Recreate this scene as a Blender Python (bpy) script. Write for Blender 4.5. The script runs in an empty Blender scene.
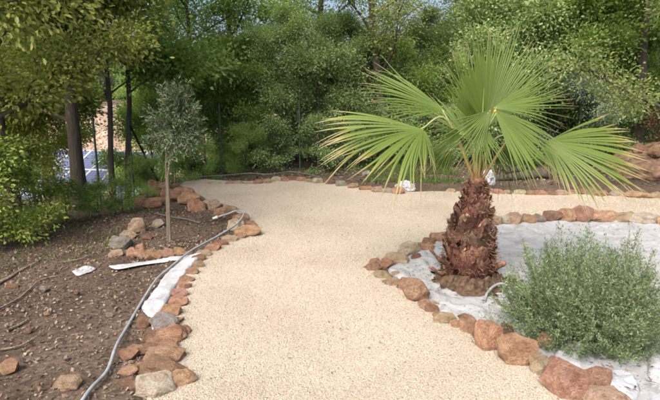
import bpy, bmesh, math, random
import numpy as np
from mathutils import Vector, Matrix, Euler, noise

# ------------------------------------------------------------------ camera, sky, sun, exposure
scene = bpy.context.scene
PITCH = math.atan(105/508)
CAM_H = 1.6
FPX = 508.0                       # focal length in pixels of the 660 px wide photograph
cam_d = bpy.data.cameras.new('camera')
cam = bpy.data.objects.new('camera', cam_d)
scene.collection.objects.link(cam)
cam.location = (0, 0, CAM_H)
cam.rotation_euler = (math.pi/2 - PITCH, 0, 0)
cam_d.sensor_width = 36.0
cam_d.lens = FPX/660*36
cam_d.clip_start = 0.05
cam_d.clip_end = 2000
scene.camera = cam

SUN_EL, SUN_AZ = math.radians(48), math.radians(-150)    # azimuth from +Y towards +X
world = bpy.data.worlds.new('World')
scene.world = world
world.use_nodes = True
wn = world.node_tree
wn.nodes.clear()
sky = wn.nodes.new('ShaderNodeTexSky')
sky.sky_type = 'NISHITA'
sky.sun_disc = False
sky.sun_elevation = SUN_EL
sky.sun_rotation = SUN_AZ
sky.air_density = 0.7
sky.dust_density = 9.0
sky.ozone_density = 0.6
bgn = wn.nodes.new('ShaderNodeBackground')
bgn.inputs['Strength'].default_value = 0.15
won = wn.nodes.new('ShaderNodeOutputWorld')
wn.links.new(sky.outputs[0], bgn.inputs[0])
wn.links.new(bgn.outputs[0], won.inputs[0])

sun_d = bpy.data.lights.new('sun', 'SUN')
sun_d.energy = 0.85
sun_d.angle = math.radians(60)
sun_d.color = (1.0, 0.98, 0.95)
sun = bpy.data.objects.new('sun', sun_d)
scene.collection.objects.link(sun)
sdir = Vector((math.sin(SUN_AZ)*math.cos(SUN_EL), math.cos(SUN_AZ)*math.cos(SUN_EL), math.sin(SUN_EL)))
sun.rotation_euler = sdir.to_track_quat('Z', 'Y').to_euler()
sun.location = sdir*30

scene.view_settings.view_transform = 'Standard'
scene.view_settings.look = 'None'
scene.view_settings.exposure = 1.5
scene.view_settings.gamma = 1.0
scene.view_settings.use_curve_mapping = False
scene.cycles.max_bounces = 8
scene.cycles.diffuse_bounces = 5
scene.cycles.glossy_bounces = 2
scene.cycles.transmission_bounces = 4
scene.cycles.use_denoising = True
scene.cycles.filter_width = 1.8

# ------------------------------------------------------------------ helpers
random.seed(7)
rng = np.random.default_rng(7)
COL = scene.collection
CP, SP = math.cos(PITCH), math.sin(PITCH)

def smooth(a, b, x):
    t = min(1, max(0, (x-a)/(b-a)))
    return t*t*(3-2*t)

def base_height(x, y):
    """the lie of the land: a level clearing, falling away on the left, a lower terrace there"""
    z = -0.07*max(0, -1.25-x)
    d = (x+4.5)*-.909+(y-5.5)*.418
    w = smooth(0.2, 6.5, d)
    z = z*(1-w)-2.9*w
    if y > 11 and x > -1.5:
        z += -0.035*(y-11)*smooth(-1.5, 3, x)*(1-smooth(0, 12, x))
    z += 0.5*smooth(7.0, 12, x)*smooth(6, 11, y)
    return z

def rough(x, y):
    k = smooth(0.85, 1.35, -x) if y < 7 else 1.0
    return (noise.noise((x*1.3, y*1.3, 0))*0.05+noise.noise((x*6, y*6, 3))*0.018)*k

def H(x, y):
    return base_height(x, y)

def ray(px, py):
    u, v = (px-330)/FPX, (200-py)/FPX
    return Vector((u, CP+v*SP, -SP+v*CP))

def G(px, py, lift=0.0):
    """where the sight line of a picture point meets the ground"""
    d = ray(px, py)
    t, prev = 0.5, 0.5
    while t < 120:
        p = Vector((0, 0, CAM_H))+d*t
        if p.z < H(p.x, p.y)+lift:
            break
        prev = t
        t += 0.05
    a, b = prev, t
    for _ in range(20):
        m = (a+b)/2
        p = Vector((0, 0, CAM_H))+d*m
        if p.z < H(p.x, p.y)+lift: b = m
        else: a = m
    return Vector((0, 0, CAM_H))+d*b

def Y(px, py, y):
    """a point of that sight line at the distance y"""
    d = ray(px, py)
    return Vector((0, 0, CAM_H))+d*(y/d.y)

def np_mesh(name, verts, faces, smooth_shade=False, attr=None):
    verts = np.asarray(verts, np.float32).reshape(-1, 3)
    faces = np.asarray(faces, np.int32)
    me = bpy.data.meshes.new(name)
    n, k = faces.shape
    me.vertices.add(len(verts)); me.vertices.foreach_set('co', verts.ravel())
    me.loops.add(n*k); me.loops.foreach_set('vertex_index', faces.ravel())
    me.polygons.add(n)
    me.polygons.foreach_set('loop_start', np.arange(0, n*k, k, dtype=np.int32))
    me.polygons.foreach_set('loop_total', np.full(n, k, np.int32))
    if smooth_shade:
        me.polygons.foreach_set('use_smooth', np.ones(n, bool))
    if attr is not None:
        for an, vals in attr.items():
            a = me.attributes.new(an, 'FLOAT', 'POINT')
            a.data.foreach_set('value', np.asarray(vals, np.float32).ravel())
    me.update(calc_edges=True)
    return me

def bm_mesh(name, bm, smooth_shade=False, sharp=None):
    me = bpy.data.meshes.new(name)
    bm.to_mesh(me); bm.free()
    if smooth_shade:
        me.polygons.foreach_set('use_smooth', np.ones(len(me.polygons), bool))
        if sharp: me.set_sharp_from_angle(angle=math.radians(sharp))
    return me

def link(name, data, mat=None, parent=None, loc=(0, 0, 0), rot=(0, 0, 0), scale=(1, 1, 1), label=None, cat=None, group=None, kind=None):
    o = bpy.data.objects.new(name, data)
    COL.objects.link(o)
    o.location = loc; o.rotation_euler = rot; o.scale = scale
    if mat is not None and data is not None:
        if len(data.materials) == 0: data.materials.append(mat)
        if data.materials[0] is not mat:
            o.material_slots[0].link = 'OBJECT'; o.material_slots[0].material = mat
    if parent is not None: o.parent = parent
    for k, v in (('label', label), ('category', cat), ('group', group), ('kind', kind)):
        if v: o[k] = v
    return o

def thing(name, label, cat, loc=(0, 0, 0), rot=(0, 0, 0), scale=(1, 1, 1), group=None):
    return link(name, None, None, None, loc, rot, scale, label, cat, group)

# tube building -----------------------------------------------------
class Tubes:
    def __init__(self): self.v, self.f = [], []; self.n = 0
    def add(self, pts, radii, k=6, cap=True):
        pts = [Vector(p) for p in pts]
        base = self.n
        up = Vector((0, 0, 1))
        ref = None
        for i, p in enumerate(pts):
            d = (pts[min(i+1, len(pts)-1)]-pts[max(i-1, 0)])
            if d.length < 1e-9: d = Vector((0, 0, 1))
            d.normalize()
            if ref is None:
                ref = d.orthogonal().normalized()
            else:
                ref = (ref-d*ref.dot(d))
                ref = ref.normalized() if ref.length > 1e-6 else d.orthogonal().normalized()
            b = d.cross(ref)
            for j in range(k):
                a = 2*math.pi*j/k
                self.v.append(p+(ref*math.cos(a)+b*math.sin(a))*radii[i])
        for i in range(len(pts)-1):
            for j in range(k):
                a0 = base+i*k+j; a1 = base+i*k+(j+1) % k
                self.f.append((a0, a1, a1+k, a0+k))
        self.n += len(pts)*k
        if cap:
            for i, s in ((0, 1), (len(pts)-1, 1)):
                self.v.append(pts[i]); c = self.n; self.n += 1
                for j in range(k):
                    q0 = base+i*k+j; q1 = base+i*k+(j+1) % k
                    self.f.append((q0, q1, c, c))
    def mesh(self, name, sm=True):
        quads = [f for f in self.f]
        me = bpy.data.meshes.new(name)
        me.from_pydata([tuple(v) for v in self.v], [], [f if f[2] != f[3] else f[:3] for f in quads])
        if sm: me.polygons.foreach_set('use_smooth', np.ones(len(me.polygons), bool))
        me.update()
        return me

def spline(pts, n):
    """Catmull-Rom through the points"""
    pts = [Vector(p) for p in pts]
    P = [pts[0]*2-pts[1]]+pts+[pts[-1]*2-pts[-2]]
    out = []
    m = len(pts)-1
    for i in range(n+1):
        s = i/n*m
        k = min(int(s), m-1); t = s-k
        a, b, c, d = P[k], P[k+1], P[k+2], P[k+3]
        out.append(0.5*((2*b)+(c-a)*t+(2*a-5*b+4*c-d)*t*t+(-a+3*b-3*c+d)*t**3))
    return out

# ------------------------------------------------------------------ materials
def new_mat(name):
    m = bpy.data.materials.new(name); m.use_nodes = True
    nt = m.node_tree
    b = nt.nodes['Principled BSDF']
    return m, nt, b

def N(nt, typ, **kw):
    n = nt.nodes.new(typ)
    for k, v in kw.items():
        if k in n.inputs.keys(): n.inputs[k].default_value = v
        else: setattr(n, k, v)
    return n

def ramp(nt, src, stops, interp='LINEAR'):
    r = nt.nodes.new('ShaderNodeValToRGB')
    r.color_ramp.interpolation = interp
    e = r.color_ramp.elements
    while len(e) < len(stops): e.new(0.5)
    for i, (p, c) in enumerate(stops):
        e[i].position = p; e[i].color = (*c, 1)
    nt.links.new(src, r.inputs[0])
    return r.outputs[0]

def mixc(nt, fac, a, b, mode='MIX'):
    m = nt.nodes.new('ShaderNodeMix'); m.data_type = 'RGBA'; m.blend_type = mode
    for sock, val in ((m.inputs[0], fac), (m.inputs[6], a), (m.inputs[7], b)):
        if isinstance(val, (int, float)): sock.default_value = val
        elif isinstance(val, tuple): sock.default_value = (*val, 1)
        else: nt.links.new(val, sock)
    return m.outputs[2]

def bump(nt, bsdf, height, strength=0.5, dist=0.01):
    b = nt.nodes.new('ShaderNodeBump')
    b.inputs['Strength'].default_value = strength
    b.inputs['Distance'].default_value = dist
    nt.links.new(height, b.inputs['Height'])
    nt.links.new(b.outputs[0], bsdf.inputs['Normal'])

def leaf_mat(name, dark, mid, light, trans=0.5, rough=0.5, clump=1.2):
    m, nt, b = new_mat(name)
    geo = N(nt, 'ShaderNodeNewGeometry')
    tc = N(nt, 'ShaderNodeTexCoord')
    nz = N(nt, 'ShaderNodeTexNoise', Scale=clump, Detail=2.0)
    nt.links.new(tc.outputs['Object'], nz.inputs['Vector'])
    add = N(nt, 'ShaderNodeMath', operation='MULTIPLY_ADD')
    nt.links.new(nz.outputs[0], add.inputs[0]); add.inputs[1].default_value = 1.3; add.inputs[2].default_value = -0.4
    mx = N(nt, 'ShaderNodeMath', operation='MULTIPLY_ADD')
    nt.links.new(geo.outputs['Random Per Island'], mx.inputs[0]); mx.inputs[1].default_value = 0.55
    nt.links.new(add.outputs[0], mx.inputs[2])
    c = ramp(nt, mx.outputs[0], [(0.0, dark), (0.45, mid), (0.95, light)])
    oi = N(nt, 'ShaderNodeObjectInfo')
    hs = N(nt, 'ShaderNodeHueSaturation')
    v = N(nt, 'ShaderNodeMapRange'); v.inputs[3].default_value = 0.8; v.inputs[4].default_value = 1.2
    nt.links.new(oi.outputs['Random'], v.inputs[0])
    nt.links.new(v.outputs[0], hs.inputs['Value']); nt.links.new(c, hs.inputs['Color'])
    b.inputs['Roughness'].default_value = rough
    b.inputs['Specular IOR Level'].default_value = 0.35
    nt.links.new(hs.outputs[0], b.inputs['Base Color'])
    tr = N(nt, 'ShaderNodeBsdfTranslucent')
    tcx = mixc(nt, 1.0, hs.outputs[0], (1.0, 1.15, 0.45), 'MULTIPLY')
    nt.links.new(tcx, tr.inputs['Color'])
    ms = N(nt, 'ShaderNodeMixShader'); ms.inputs[0].default_value = trans
    nt.links.new(b.outputs[0], ms.inputs[1]); nt.links.new(tr.outputs[0], ms.inputs[2])
    nt.links.new(ms.outputs[0], nt.nodes['Material Output'].inputs[0])
    return m

M = {}
M['oak_leaf'] = leaf_mat('oak_leaf', (0.1077, 0.1756, 0.0503), (0.1688, 0.2636, 0.075), (0.2811, 0.3725, 0.1077))
M['oak_bright'] = leaf_mat('oak_bright', (0.1221, 0.2127, 0.0629), (0.2026, 0.3153, 0.0918), (0.3146, 0.4215, 0.1346))
M['holm_leaf'] = leaf_mat('holm_leaf', (0.0931, 0.1509, 0.0622), (0.1489, 0.2218, 0.0861), (0.2486, 0.3265, 0.1318), trans=0.35)
M['yellow_leaf'] = leaf_mat('yellow_leaf', (0.0745, 0.1204, 0.0273), (0.1763, 0.2375, 0.0503), (0.3301, 0.3774, 0.0848), trans=.4)
M['near_leaf'] = leaf_mat('near_leaf', (0.1379, 0.184, 0.0509), (0.22, 0.2641, 0.0709), (0.3641, 0.3864, 0.1018), trans=.4)
M['pale_leaf'] = leaf_mat('pale_leaf', (0.1134, 0.1584, 0.0552), (0.1715, 0.2201, 0.0805), (0.2567, 0.2851, 0.117))
M['olive_leaf'] = leaf_mat('olive_leaf', (.040, .062, .030), (.082, .112, .058), (.165, .200, .125), trans=.2, clump=3)
M['grey_leaf'] = leaf_mat('grey_leaf', (0.0591, 0.0909, 0.0659), (0.1202, 0.1699, 0.1286), (0.2179, 0.2721, 0.2112), trans=.2)
M['rosemary'] = leaf_mat('rosemary', (0.0615, 0.0943, 0.0451), (0.1302, 0.1865, 0.0941), (0.2451, 0.3139, 0.1849), trans=.25, clump=7)
M['dry_leaf'] = leaf_mat('dry_leaf', (0.056, 0.0336, 0.016), (0.132, 0.084, 0.044), (0.24, 0.168, 0.096), trans=.25)
M['grass'] = leaf_mat('grass', (0.0405, 0.0765, 0.018), (0.0765, 0.135, 0.0315), (0.135, 0.189, 0.054), clump=2)

def bark_mat(name, a, b_, scale=9):
    m, nt, b = new_mat(name)
    tc = N(nt, 'ShaderNodeTexCoord')
    mp = N(nt, 'ShaderNodeMapping'); mp.inputs['Scale'].default_value = (1, 1, .22)
    nt.links.new(tc.outputs['Object'], mp.inputs[0])
    nz = N(nt, 'ShaderNodeTexNoise', Scale=scale*2.5, Detail=6.0, Roughness=.65)
    nt.links.new(mp.outputs[0], nz.inputs['Vector'])
    n2 = N(nt, 'ShaderNodeTexNoise', Scale=2.2, Detail=3.0)
    nt.links.new(tc.outputs['Object'], n2.inputs['Vector'])
    c = ramp(nt, nz.outputs[0], [(.3, a), (.7, b_)])
    c2 = mixc(nt, n2.outputs[0], c, tuple(x*.6 for x in b_))
    nt.links.new(c2, b.inputs['Base Color'])
    b.inputs['Roughness'].default_value = .9
    bump(nt, b, nz.outputs[0], 1.0, .07)
    return m
M['bark'] = bark_mat('bark', (.028, .023, .018), (.095, .078, .062))
M['bark_grey'] = bark_mat('bark_grey', (.06, .05, .04), (.20, .17, .135))
M['cane'] = bark_mat('cane', (.11, .085, .055), (.24, .19, .13), 14)
M['dead_wood'] = bark_mat('dead_wood', (.13, .095, .065), (.34, .27, .20), 12)

def soil_mat():
    m, nt, b = new_mat('soil')
    tc = N(nt, 'ShaderNodeTexCoord')
    n1 = N(nt, 'ShaderNodeTexNoise', Scale=1.1, Detail=5.0, Roughness=.6)
    n2 = N(nt, 'ShaderNodeTexNoise', Scale=26.0, Detail=6.0, Roughness=.7)
    v = N(nt, 'ShaderNodeTexVoronoi', Scale=55.0)
    for n in (n1, n2, v): nt.links.new(tc.outputs['Object'], n.inputs['Vector'])
    c1 = ramp(nt, n1.outputs[0], [(.33, (.066, .049, .036)), (.52, (.118, .087, .065)), (.72, (.172, .130, .100))])
    c2 = ramp(nt, n2.outputs[0], [(.32, (.35, .34, .33)), (.55, (1, 1, 1)), (.75, (1.5, 1.42, 1.3))])
    c = mixc(nt, 1.0, c1, c2, 'MULTIPLY')
    c3 = ramp(nt, v.outputs['Color'], [(.0, (.75, .75, .75)), (.86, (1, 1, 1)), (.93, (1.9, 1.8, 1.6))], 'CONSTANT')
    c = mixc(nt, .8, c, c3, 'MULTIPLY')
    nt.links.new(c, b.inputs['Base Color'])
    b.inputs['Roughness'].default_value = .95
    b.inputs['Specular IOR Level'].default_value = .15
    bump(nt, b, n2.outputs[0], 1.0, .03)
    return m
M['soil'] = soil_mat()

def gravel_mat(name, pebble=False):
    m, nt, b = new_mat(name)
    tc = N(nt, 'ShaderNodeTexCoord')
    big = N(nt, 'ShaderNodeTexNoise', Scale=.9, Detail=4.0)
    nt.links.new(tc.outputs['Object'], big.inputs['Vector'])
    tint = ramp(nt, big.outputs[0], [(.28, (.86, .84, .81)), (.5, (1, 1, 1)), (.75, (1.07, 1.06, 1.05))])
    stops = [(0, (.12, .10, .075)), (.012, (.20, .165, .125)), (.05, (.245, .215, .168)), (.4, (.280, .252, .204)), (.85, (.308, .281, .232)), (1, (.345, .323, .282))]
    if pebble:
        geo = N(nt, 'ShaderNodeNewGeometry')
        c = ramp(nt, geo.outputs['Random Per Island'], stops)
    else:
        v = N(nt, 'ShaderNodeTexVoronoi', Scale=95.0)
        nt.links.new(tc.outputs['Object'], v.inputs['Vector'])
        sep = N(nt, 'ShaderNodeSeparateColor'); nt.links.new(v.outputs['Color'], sep.inputs[0])
        c = ramp(nt, sep.outputs[0], stops)
        edge = ramp(nt, v.outputs['Distance'], [(.3, (1, 1, 1)), (.75, (.82, .79, .75))])
        c = mixc(nt, 1.0, c, edge, 'MULTIPLY')
        inv = N(nt, 'ShaderNodeMath', operation='SUBTRACT'); inv.inputs[0].default_value = 1
        nt.links.new(v.outputs['Distance'], inv.inputs[1])
        bump(nt, b, inv.outputs[0], .5, .010)
    c = mixc(nt, 1.0, c, tint, 'MULTIPLY')
    nt.links.new(c, b.inputs['Base Color'])
    b.inputs['Roughness'].default_value = .9
    b.inputs['Specular IOR Level'].default_value = .2
    return m
M['gravel'] = gravel_mat('gravel')
M['pebble'] = gravel_mat('pebble', True)

def rock_mat(name='rock'):
    m, nt, b = new_mat(name)
    oi = N(nt, 'ShaderNodeObjectInfo')
    tc = N(nt, 'ShaderNodeTexCoord')
    off = N(nt, 'ShaderNodeVectorMath', operation='ADD')
    sc = N(nt, 'ShaderNodeVectorMath', operation='SCALE'); sc.inputs[0].default_value = (31, 17, 53)
    nt.links.new(oi.outputs['Random'], sc.inputs['Scale'])
    nt.links.new(tc.outputs['Object'], off.inputs[0]); nt.links.new(sc.outputs[0], off.inputs[1])
    n1 = N(nt, 'ShaderNodeTexNoise', Scale=1.6, Detail=5.0, Roughness=.65)
    n2 = N(nt, 'ShaderNodeTexNoise', Scale=7.0, Detail=8.0, Roughness=.7)
    for n in (n1, n2): nt.links.new(off.outputs[0], n.inputs['Vector'])
    c1 = ramp(nt, n1.outputs[0], [(.3, (.62, .52, .46)), (.5, (1, 1, 1)), (.68, (1.28, 1.38, 1.5))])
    c2 = ramp(nt, n2.outputs[0], [(.3, (.5, .46, .44)), (.5, (1, 1, 1)), (.75, (1.25, 1.22, 1.2))])
    c = mixc(nt, 1.0, oi.outputs['Color'], c1, 'MULTIPLY')
    c = mixc(nt, .85, c, c2, 'MULTIPLY')
    nt.links.new(c, b.inputs['Base Color'])
    b.inputs['Roughness'].default_value = .9
    b.inputs['Specular IOR Level'].default_value = .2
    n3 = N(nt, 'ShaderNodeTexNoise', Scale=24.0, Detail=6.0, Roughness=.75)
    nt.links.new(off.outputs[0], n3.inputs['Vector'])
    hs = N(nt, 'ShaderNodeMath', operation='MULTIPLY_ADD'); hs.inputs[1].default_value = .35
    nt.links.new(n3.outputs[0], hs.inputs[0]); nt.links.new(n2.outputs[0], hs.inputs[2])
    bump(nt, b, hs.outputs[0], 1.0, .22)
    c4 = ramp(nt, n3.outputs[0], [(.34, (.42, .39, .37)), (.5, (1, 1, 1)), (.66, (1.35, 1.33, 1.3))])
    nt.links.new(mixc(nt, .8, c, c4, 'MULTIPLY'), b.inputs['Base Color'])
    return m
M['rock'] = rock_mat()

def fabric_mat(name, col, dirt):
    m, nt, b = new_mat(name)
    tc = N(nt, 'ShaderNodeTexCoord')
    n1 = N(nt, 'ShaderNodeTexNoise', Scale=5.0, Detail=6.0, Roughness=.65)
    n2 = N(nt, 'ShaderNodeTexNoise', Scale=22.0, Detail=8.0, Roughness=.6, Distortion=1.2)
    for n in (n1, n2): nt.links.new(tc.outputs['Object'], n.inputs['Vector'])
    c = ramp(nt, n1.outputs[0], [(.28, dirt), (.45, col), (1, tuple(min(1, x*1.08) for x in col))])
    nt.links.new(c, b.inputs['Base Color'])
    b.inputs['Roughness'].default_value = .85
    b.inputs['Specular IOR Level'].default_value = .2
    bump(nt, b, n2.outputs[0], .55, .03)
    return m
M['fabric'] = fabric_mat('fabric', (.235, .246, .254), (.155, .150, .142))
M['fabric_bright'] = fabric_mat('fabric_bright', (.27, .285, .305), (.20, .20, .20))

def plain(name, col, rough=.6, spec=.3, metal=0.0, var=.2, scale=20):
    m, nt, b = new_mat(name)
    tc = N(nt, 'ShaderNodeTexCoord')
    n1 = N(nt, 'ShaderNodeTexNoise', Scale=scale, Detail=4.0)
    nt.links.new(tc.outputs['Object'], n1.inputs['Vector'])
    c = ramp(nt, n1.outputs[0], [(.3, tuple(x*(1-var) for x in col)), (.7, tuple(x*(1+var) for x in col))])
    nt.links.new(c, b.inputs['Base Color'])
    b.inputs['Roughness'].default_value = rough
    b.inputs['Specular IOR Level'].default_value = spec
    b.inputs['Metallic'].default_value = metal
    return m
M['hose'] = plain('hose', (.19, .205, .215), .5, .35)
M['black_tube'] = plain('black_tube', (.09, .085, .08), .5)
M['fitting'] = plain('fitting', (.42, .48, .40), .4)
M['fence_green'] = plain('fence_green', (.010, .020, .013), .5)
M['frame_white'] = plain('frame_white', (.36, .37, .39), .5, .2)
M['steel'] = plain('steel', (.35, .35, .36), .4, .5, .6)

def chips_mat():
    m, nt, b = new_mat('litter')
    geo = N(nt, 'ShaderNodeNewGeometry')
    c = ramp(nt, geo.outputs['Random Per Island'], [(0, (.035, .026, .019)), (.4, (.085, .062, .044)), (.75, (.125, .093, .067)), (.95, (.165, .128, .094)), (1, (.24, .19, .14))])
    nt.links.new(c, b.inputs['Base Color'])
    b.inputs['Roughness'].default_value = .85
    return m
M['litter'] = chips_mat()

def palm_leaf_mat(name, yellow):
    m, nt, b = new_mat(name)
    at = N(nt, 'ShaderNodeAttribute', attribute_name='along')
    geo = N(nt, 'ShaderNodeNewGeometry')
    tc = N(nt, 'ShaderNodeTexCoord')
    nz = N(nt, 'ShaderNodeTexNoise', Scale=6.0, Detail=3.0)
    nt.links.new(tc.outputs['Object'], nz.inputs['Vector'])
    a = N(nt, 'ShaderNodeMath', operation='MULTIPLY_ADD')
    nt.links.new(nz.outputs[0], a.inputs[0]); a.inputs[1].default_value = .25+.35*yellow; nt.links.new(at.outputs['Fac'], a.inputs[2])
    sh = .12-.14*yellow
    c = ramp(nt, a.outputs[0], [(.05, (.115, .165, .045)), (.3, (.086, .132, .026)), (.8+sh, (.094, .136, .028)), (1.02+sh if sh < -.02 else .98, (.17, .17, .045)), (1.0, (.22, .20, .10))] if yellow else
             [(.05, (.115, .165, .045)), (.3, (.080, .132, .025)), (.85, (.090, .142, .028)), (.97, (.105, .145, .045)), (1.0, (.19, .18, .09))])
    r = ramp(nt, geo.outputs['Random Per Island'], [(0, (.85, .88, .85)), (1, (1.15, 1.12, 1.1))])
    c = mixc(nt, 1.0, c, r, 'MULTIPLY')
    nt.links.new(c, b.inputs['Base Color'])
    b.inputs['Roughness'].default_value = .48
    b.inputs['Specular IOR Level'].default_value = .28
    tr = N(nt, 'ShaderNodeBsdfTranslucent')
    tcx = mixc(nt, 1.0, c, (1.05, 1.15, .55), 'MULTIPLY')
    nt.links.new(tcx, tr.inputs['Color'])
    ms = N(nt, 'ShaderNodeMixShader'); ms.inputs[0].default_value = .32
    nt.links.new(b.outputs[0], ms.inputs[1]); nt.links.new(tr.outputs[0], ms.inputs[2])
    nt.links.new(ms.outputs[0], nt.nodes['Material Output'].inputs[0])
    return m
M['palm'] = palm_leaf_mat('palm', 0.0)
M['palm_yellow'] = palm_leaf_mat('palm_yellow', 0.4)

def petiole_mat():
    m, nt, b = new_mat('petiole')
    at = N(nt, 'ShaderNodeAttribute', attribute_name='along')
    c = ramp(nt, at.outputs['Fac'], [(0, (.14, .065, .035)), (.2, (.24, .16, .055)), (.5, (.13, .15, .05)), (1, (.12, .17, .05))])
    nt.links.new(c, b.inputs['Base Color'])
    b.inputs['Roughness'].default_value = .4
    return m
M['petiole'] = petiole_mat()
M['green_stem'] = plain('green_stem', (.13, .15, .075), .7)
M['hastula'] = plain('hastula', (.40, .21, .03), .5)

def boot_mat():
    m, nt, b = new_mat('boot')
    oi = N(nt, 'ShaderNodeObjectInfo')
    tc = N(nt, 'ShaderNodeTexCoord')
    mp = N(nt, 'ShaderNodeMapping'); mp.inputs['Scale'].default_value = (1, 1, .18)
    nt.links.new(tc.outputs['Object'], mp.inputs[0])
    nz = N(nt, 'ShaderNodeTexNoise', Scale=70.0, Detail=5.0)
    nt.links.new(mp.outputs[0], nz.inputs['Vector'])
    c1 = ramp(nt, oi.outputs['Random'], [(0, (.11, .052, .04)), (.4, (.19, .080, .058)), (.7, (.235, .122, .086)), (1, (.285, .20, .145))])
    c2 = ramp(nt, nz.outputs[0], [(.3, (.5, .48, .46)), (.55, (1, 1, 1)), (.75, (1.45, 1.4, 1.35))])
    nt.links.new(mixc(nt, 1.0, c1, c2, 'MULTIPLY'), b.inputs['Base Color'])
    b.inputs['Roughness'].default_value = .8
    bump(nt, b, nz.outputs[0], .7, .01)
    return m
M['boot'] = boot_mat()
M['dark_fibre'] = plain('dark_fibre', (.060, .040, .028), .95, .1, 0, .6, 30)
M['fibre'] = plain('fibre', (.135, .078, .050), .9, .1, 0, .5, 40)

def panel_mat():
    m, nt, b = new_mat('solar_cells')
    tc = N(nt, 'ShaderNodeTexCoord')
    br = N(nt, 'ShaderNodeTexBrick', offset=0.0)
    br.inputs['Color1'].default_value = (.06, .075, .14, 1); br.inputs['Color2'].default_value = (.068, .082, .155, 1)
    br.inputs['Mortar'].default_value = (.2, .22, .29, 1)
    br.inputs['Scale'].default_value = 1.0; br.inputs['Mortar Size'].default_value = .006
    br.inputs['Brick Width'].default_value = .16; br.inputs['Row Height'].default_value = .16
    nt.links.new(tc.outputs['Object'], br.inputs['Vector'])
    nt.links.new(br.outputs[0], b.inputs['Base Color'])
    b.inputs['Roughness'].default_value = .45
    b.inputs['Specular IOR Level'].default_value = .12
    return m
M['cells'] = panel_mat()

def bank_mat():
    m, nt, b = new_mat('rubble_earth')
    tc = N(nt, 'ShaderNodeTexCoord')
    n1 = N(nt, 'ShaderNodeTexNoise', Scale=.7, Detail=6.0, Roughness=.7)
    v = N(nt, 'ShaderNodeTexVoronoi', Scale=4.0)
    for n in (n1, v): nt.links.new(tc.outputs['Object'], n.inputs['Vector'])
    c1 = ramp(nt, n1.outputs[0], [(.3, (.16, .112, .082)), (.5, (.25, .182, .137)), (.7, (.32, .245, .192))])
    c2 = ramp(nt, v.outputs['Color'], [(0, (.6, .58, .55)), (.5, (1, 1, 1)), (1, (1.2, 1.2, 1.2))])
    nt.links.new(mixc(nt, 1.0, c1, c2, 'MULTIPLY'), b.inputs['Base Color'])
    b.inputs['Roughness'].default_value = .95
    bump(nt, b, v.outputs['Distance'], 1, .2)
    return m
M['bank'] = bank_mat()

# ------------------------------------------------------------------ outlines read off the ground
def outline(pix, n):
    return [G(a, b) for a, b in pix]

path_px = [(146, 408), (150, 385), (155, 360), (161, 340), (163, 320), (170, 300), (180, 283), (190, 270), (205, 257), (222, 246), (240, 238), (254, 231),
           (252, 224), (240, 216), (226, 209), (208, 203), (192, 196), (180, 191), (186, 187), (205, 184), (230, 184), (260, 182), (288, 179), (305, 180), (330, 184), (352, 187),
           (375, 191), (400, 193), (430, 192), (465, 192), (500, 193), (540, 194), (580, 195), (620, 197), (665, 198), (720, 199), (720, 222), (665, 220),
           (630, 218), (600, 216), (560, 217), (520, 219), (495, 222), (470, 229), (440, 237), (425, 245), (405, 254), (388, 261), (376, 268), (385, 276),
           (400, 284), (414, 294), (430, 308), (450, 319), (475, 331), (495, 345), (520, 360), (545, 375), (570, 391), (592, 410)]
path_poly = [(p.x, p.y) for p in (G(a, b) for a, b in path_px)]
# the path goes on under and behind the camera
path_poly = [(-1.05, -1.5)]+path_poly+[(1.35, -1.5)]

def inside(poly, X, Yv):
    X = np.asarray(X); Yv = np.asarray(Yv)
    c = np.zeros(X.shape, bool)
    n = len(poly)
    for i in range(n):
        x1, y1 = poly[i]; x2, y2 = poly[(i+1) % n]
        cond = ((y1 > Yv) != (y2 > Yv))
        with np.errstate(divide='ignore', invalid='ignore'):
            xi = (x2-x1)*(Yv-y1)/(y2-y1+1e-12)+x1
        c ^= cond & (X < xi)
    return c

def in_path(x, y, poly=path_poly):
    c = False
    x1, y1 = poly[-1]
    for x2, y2 in poly:
        if (y1 > y) != (y2 > y) and x < (x2-x1)*(y-y1)/(y2-y1)+x1: c = not c
        x1, y1 = x2, y2
    return c

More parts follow.
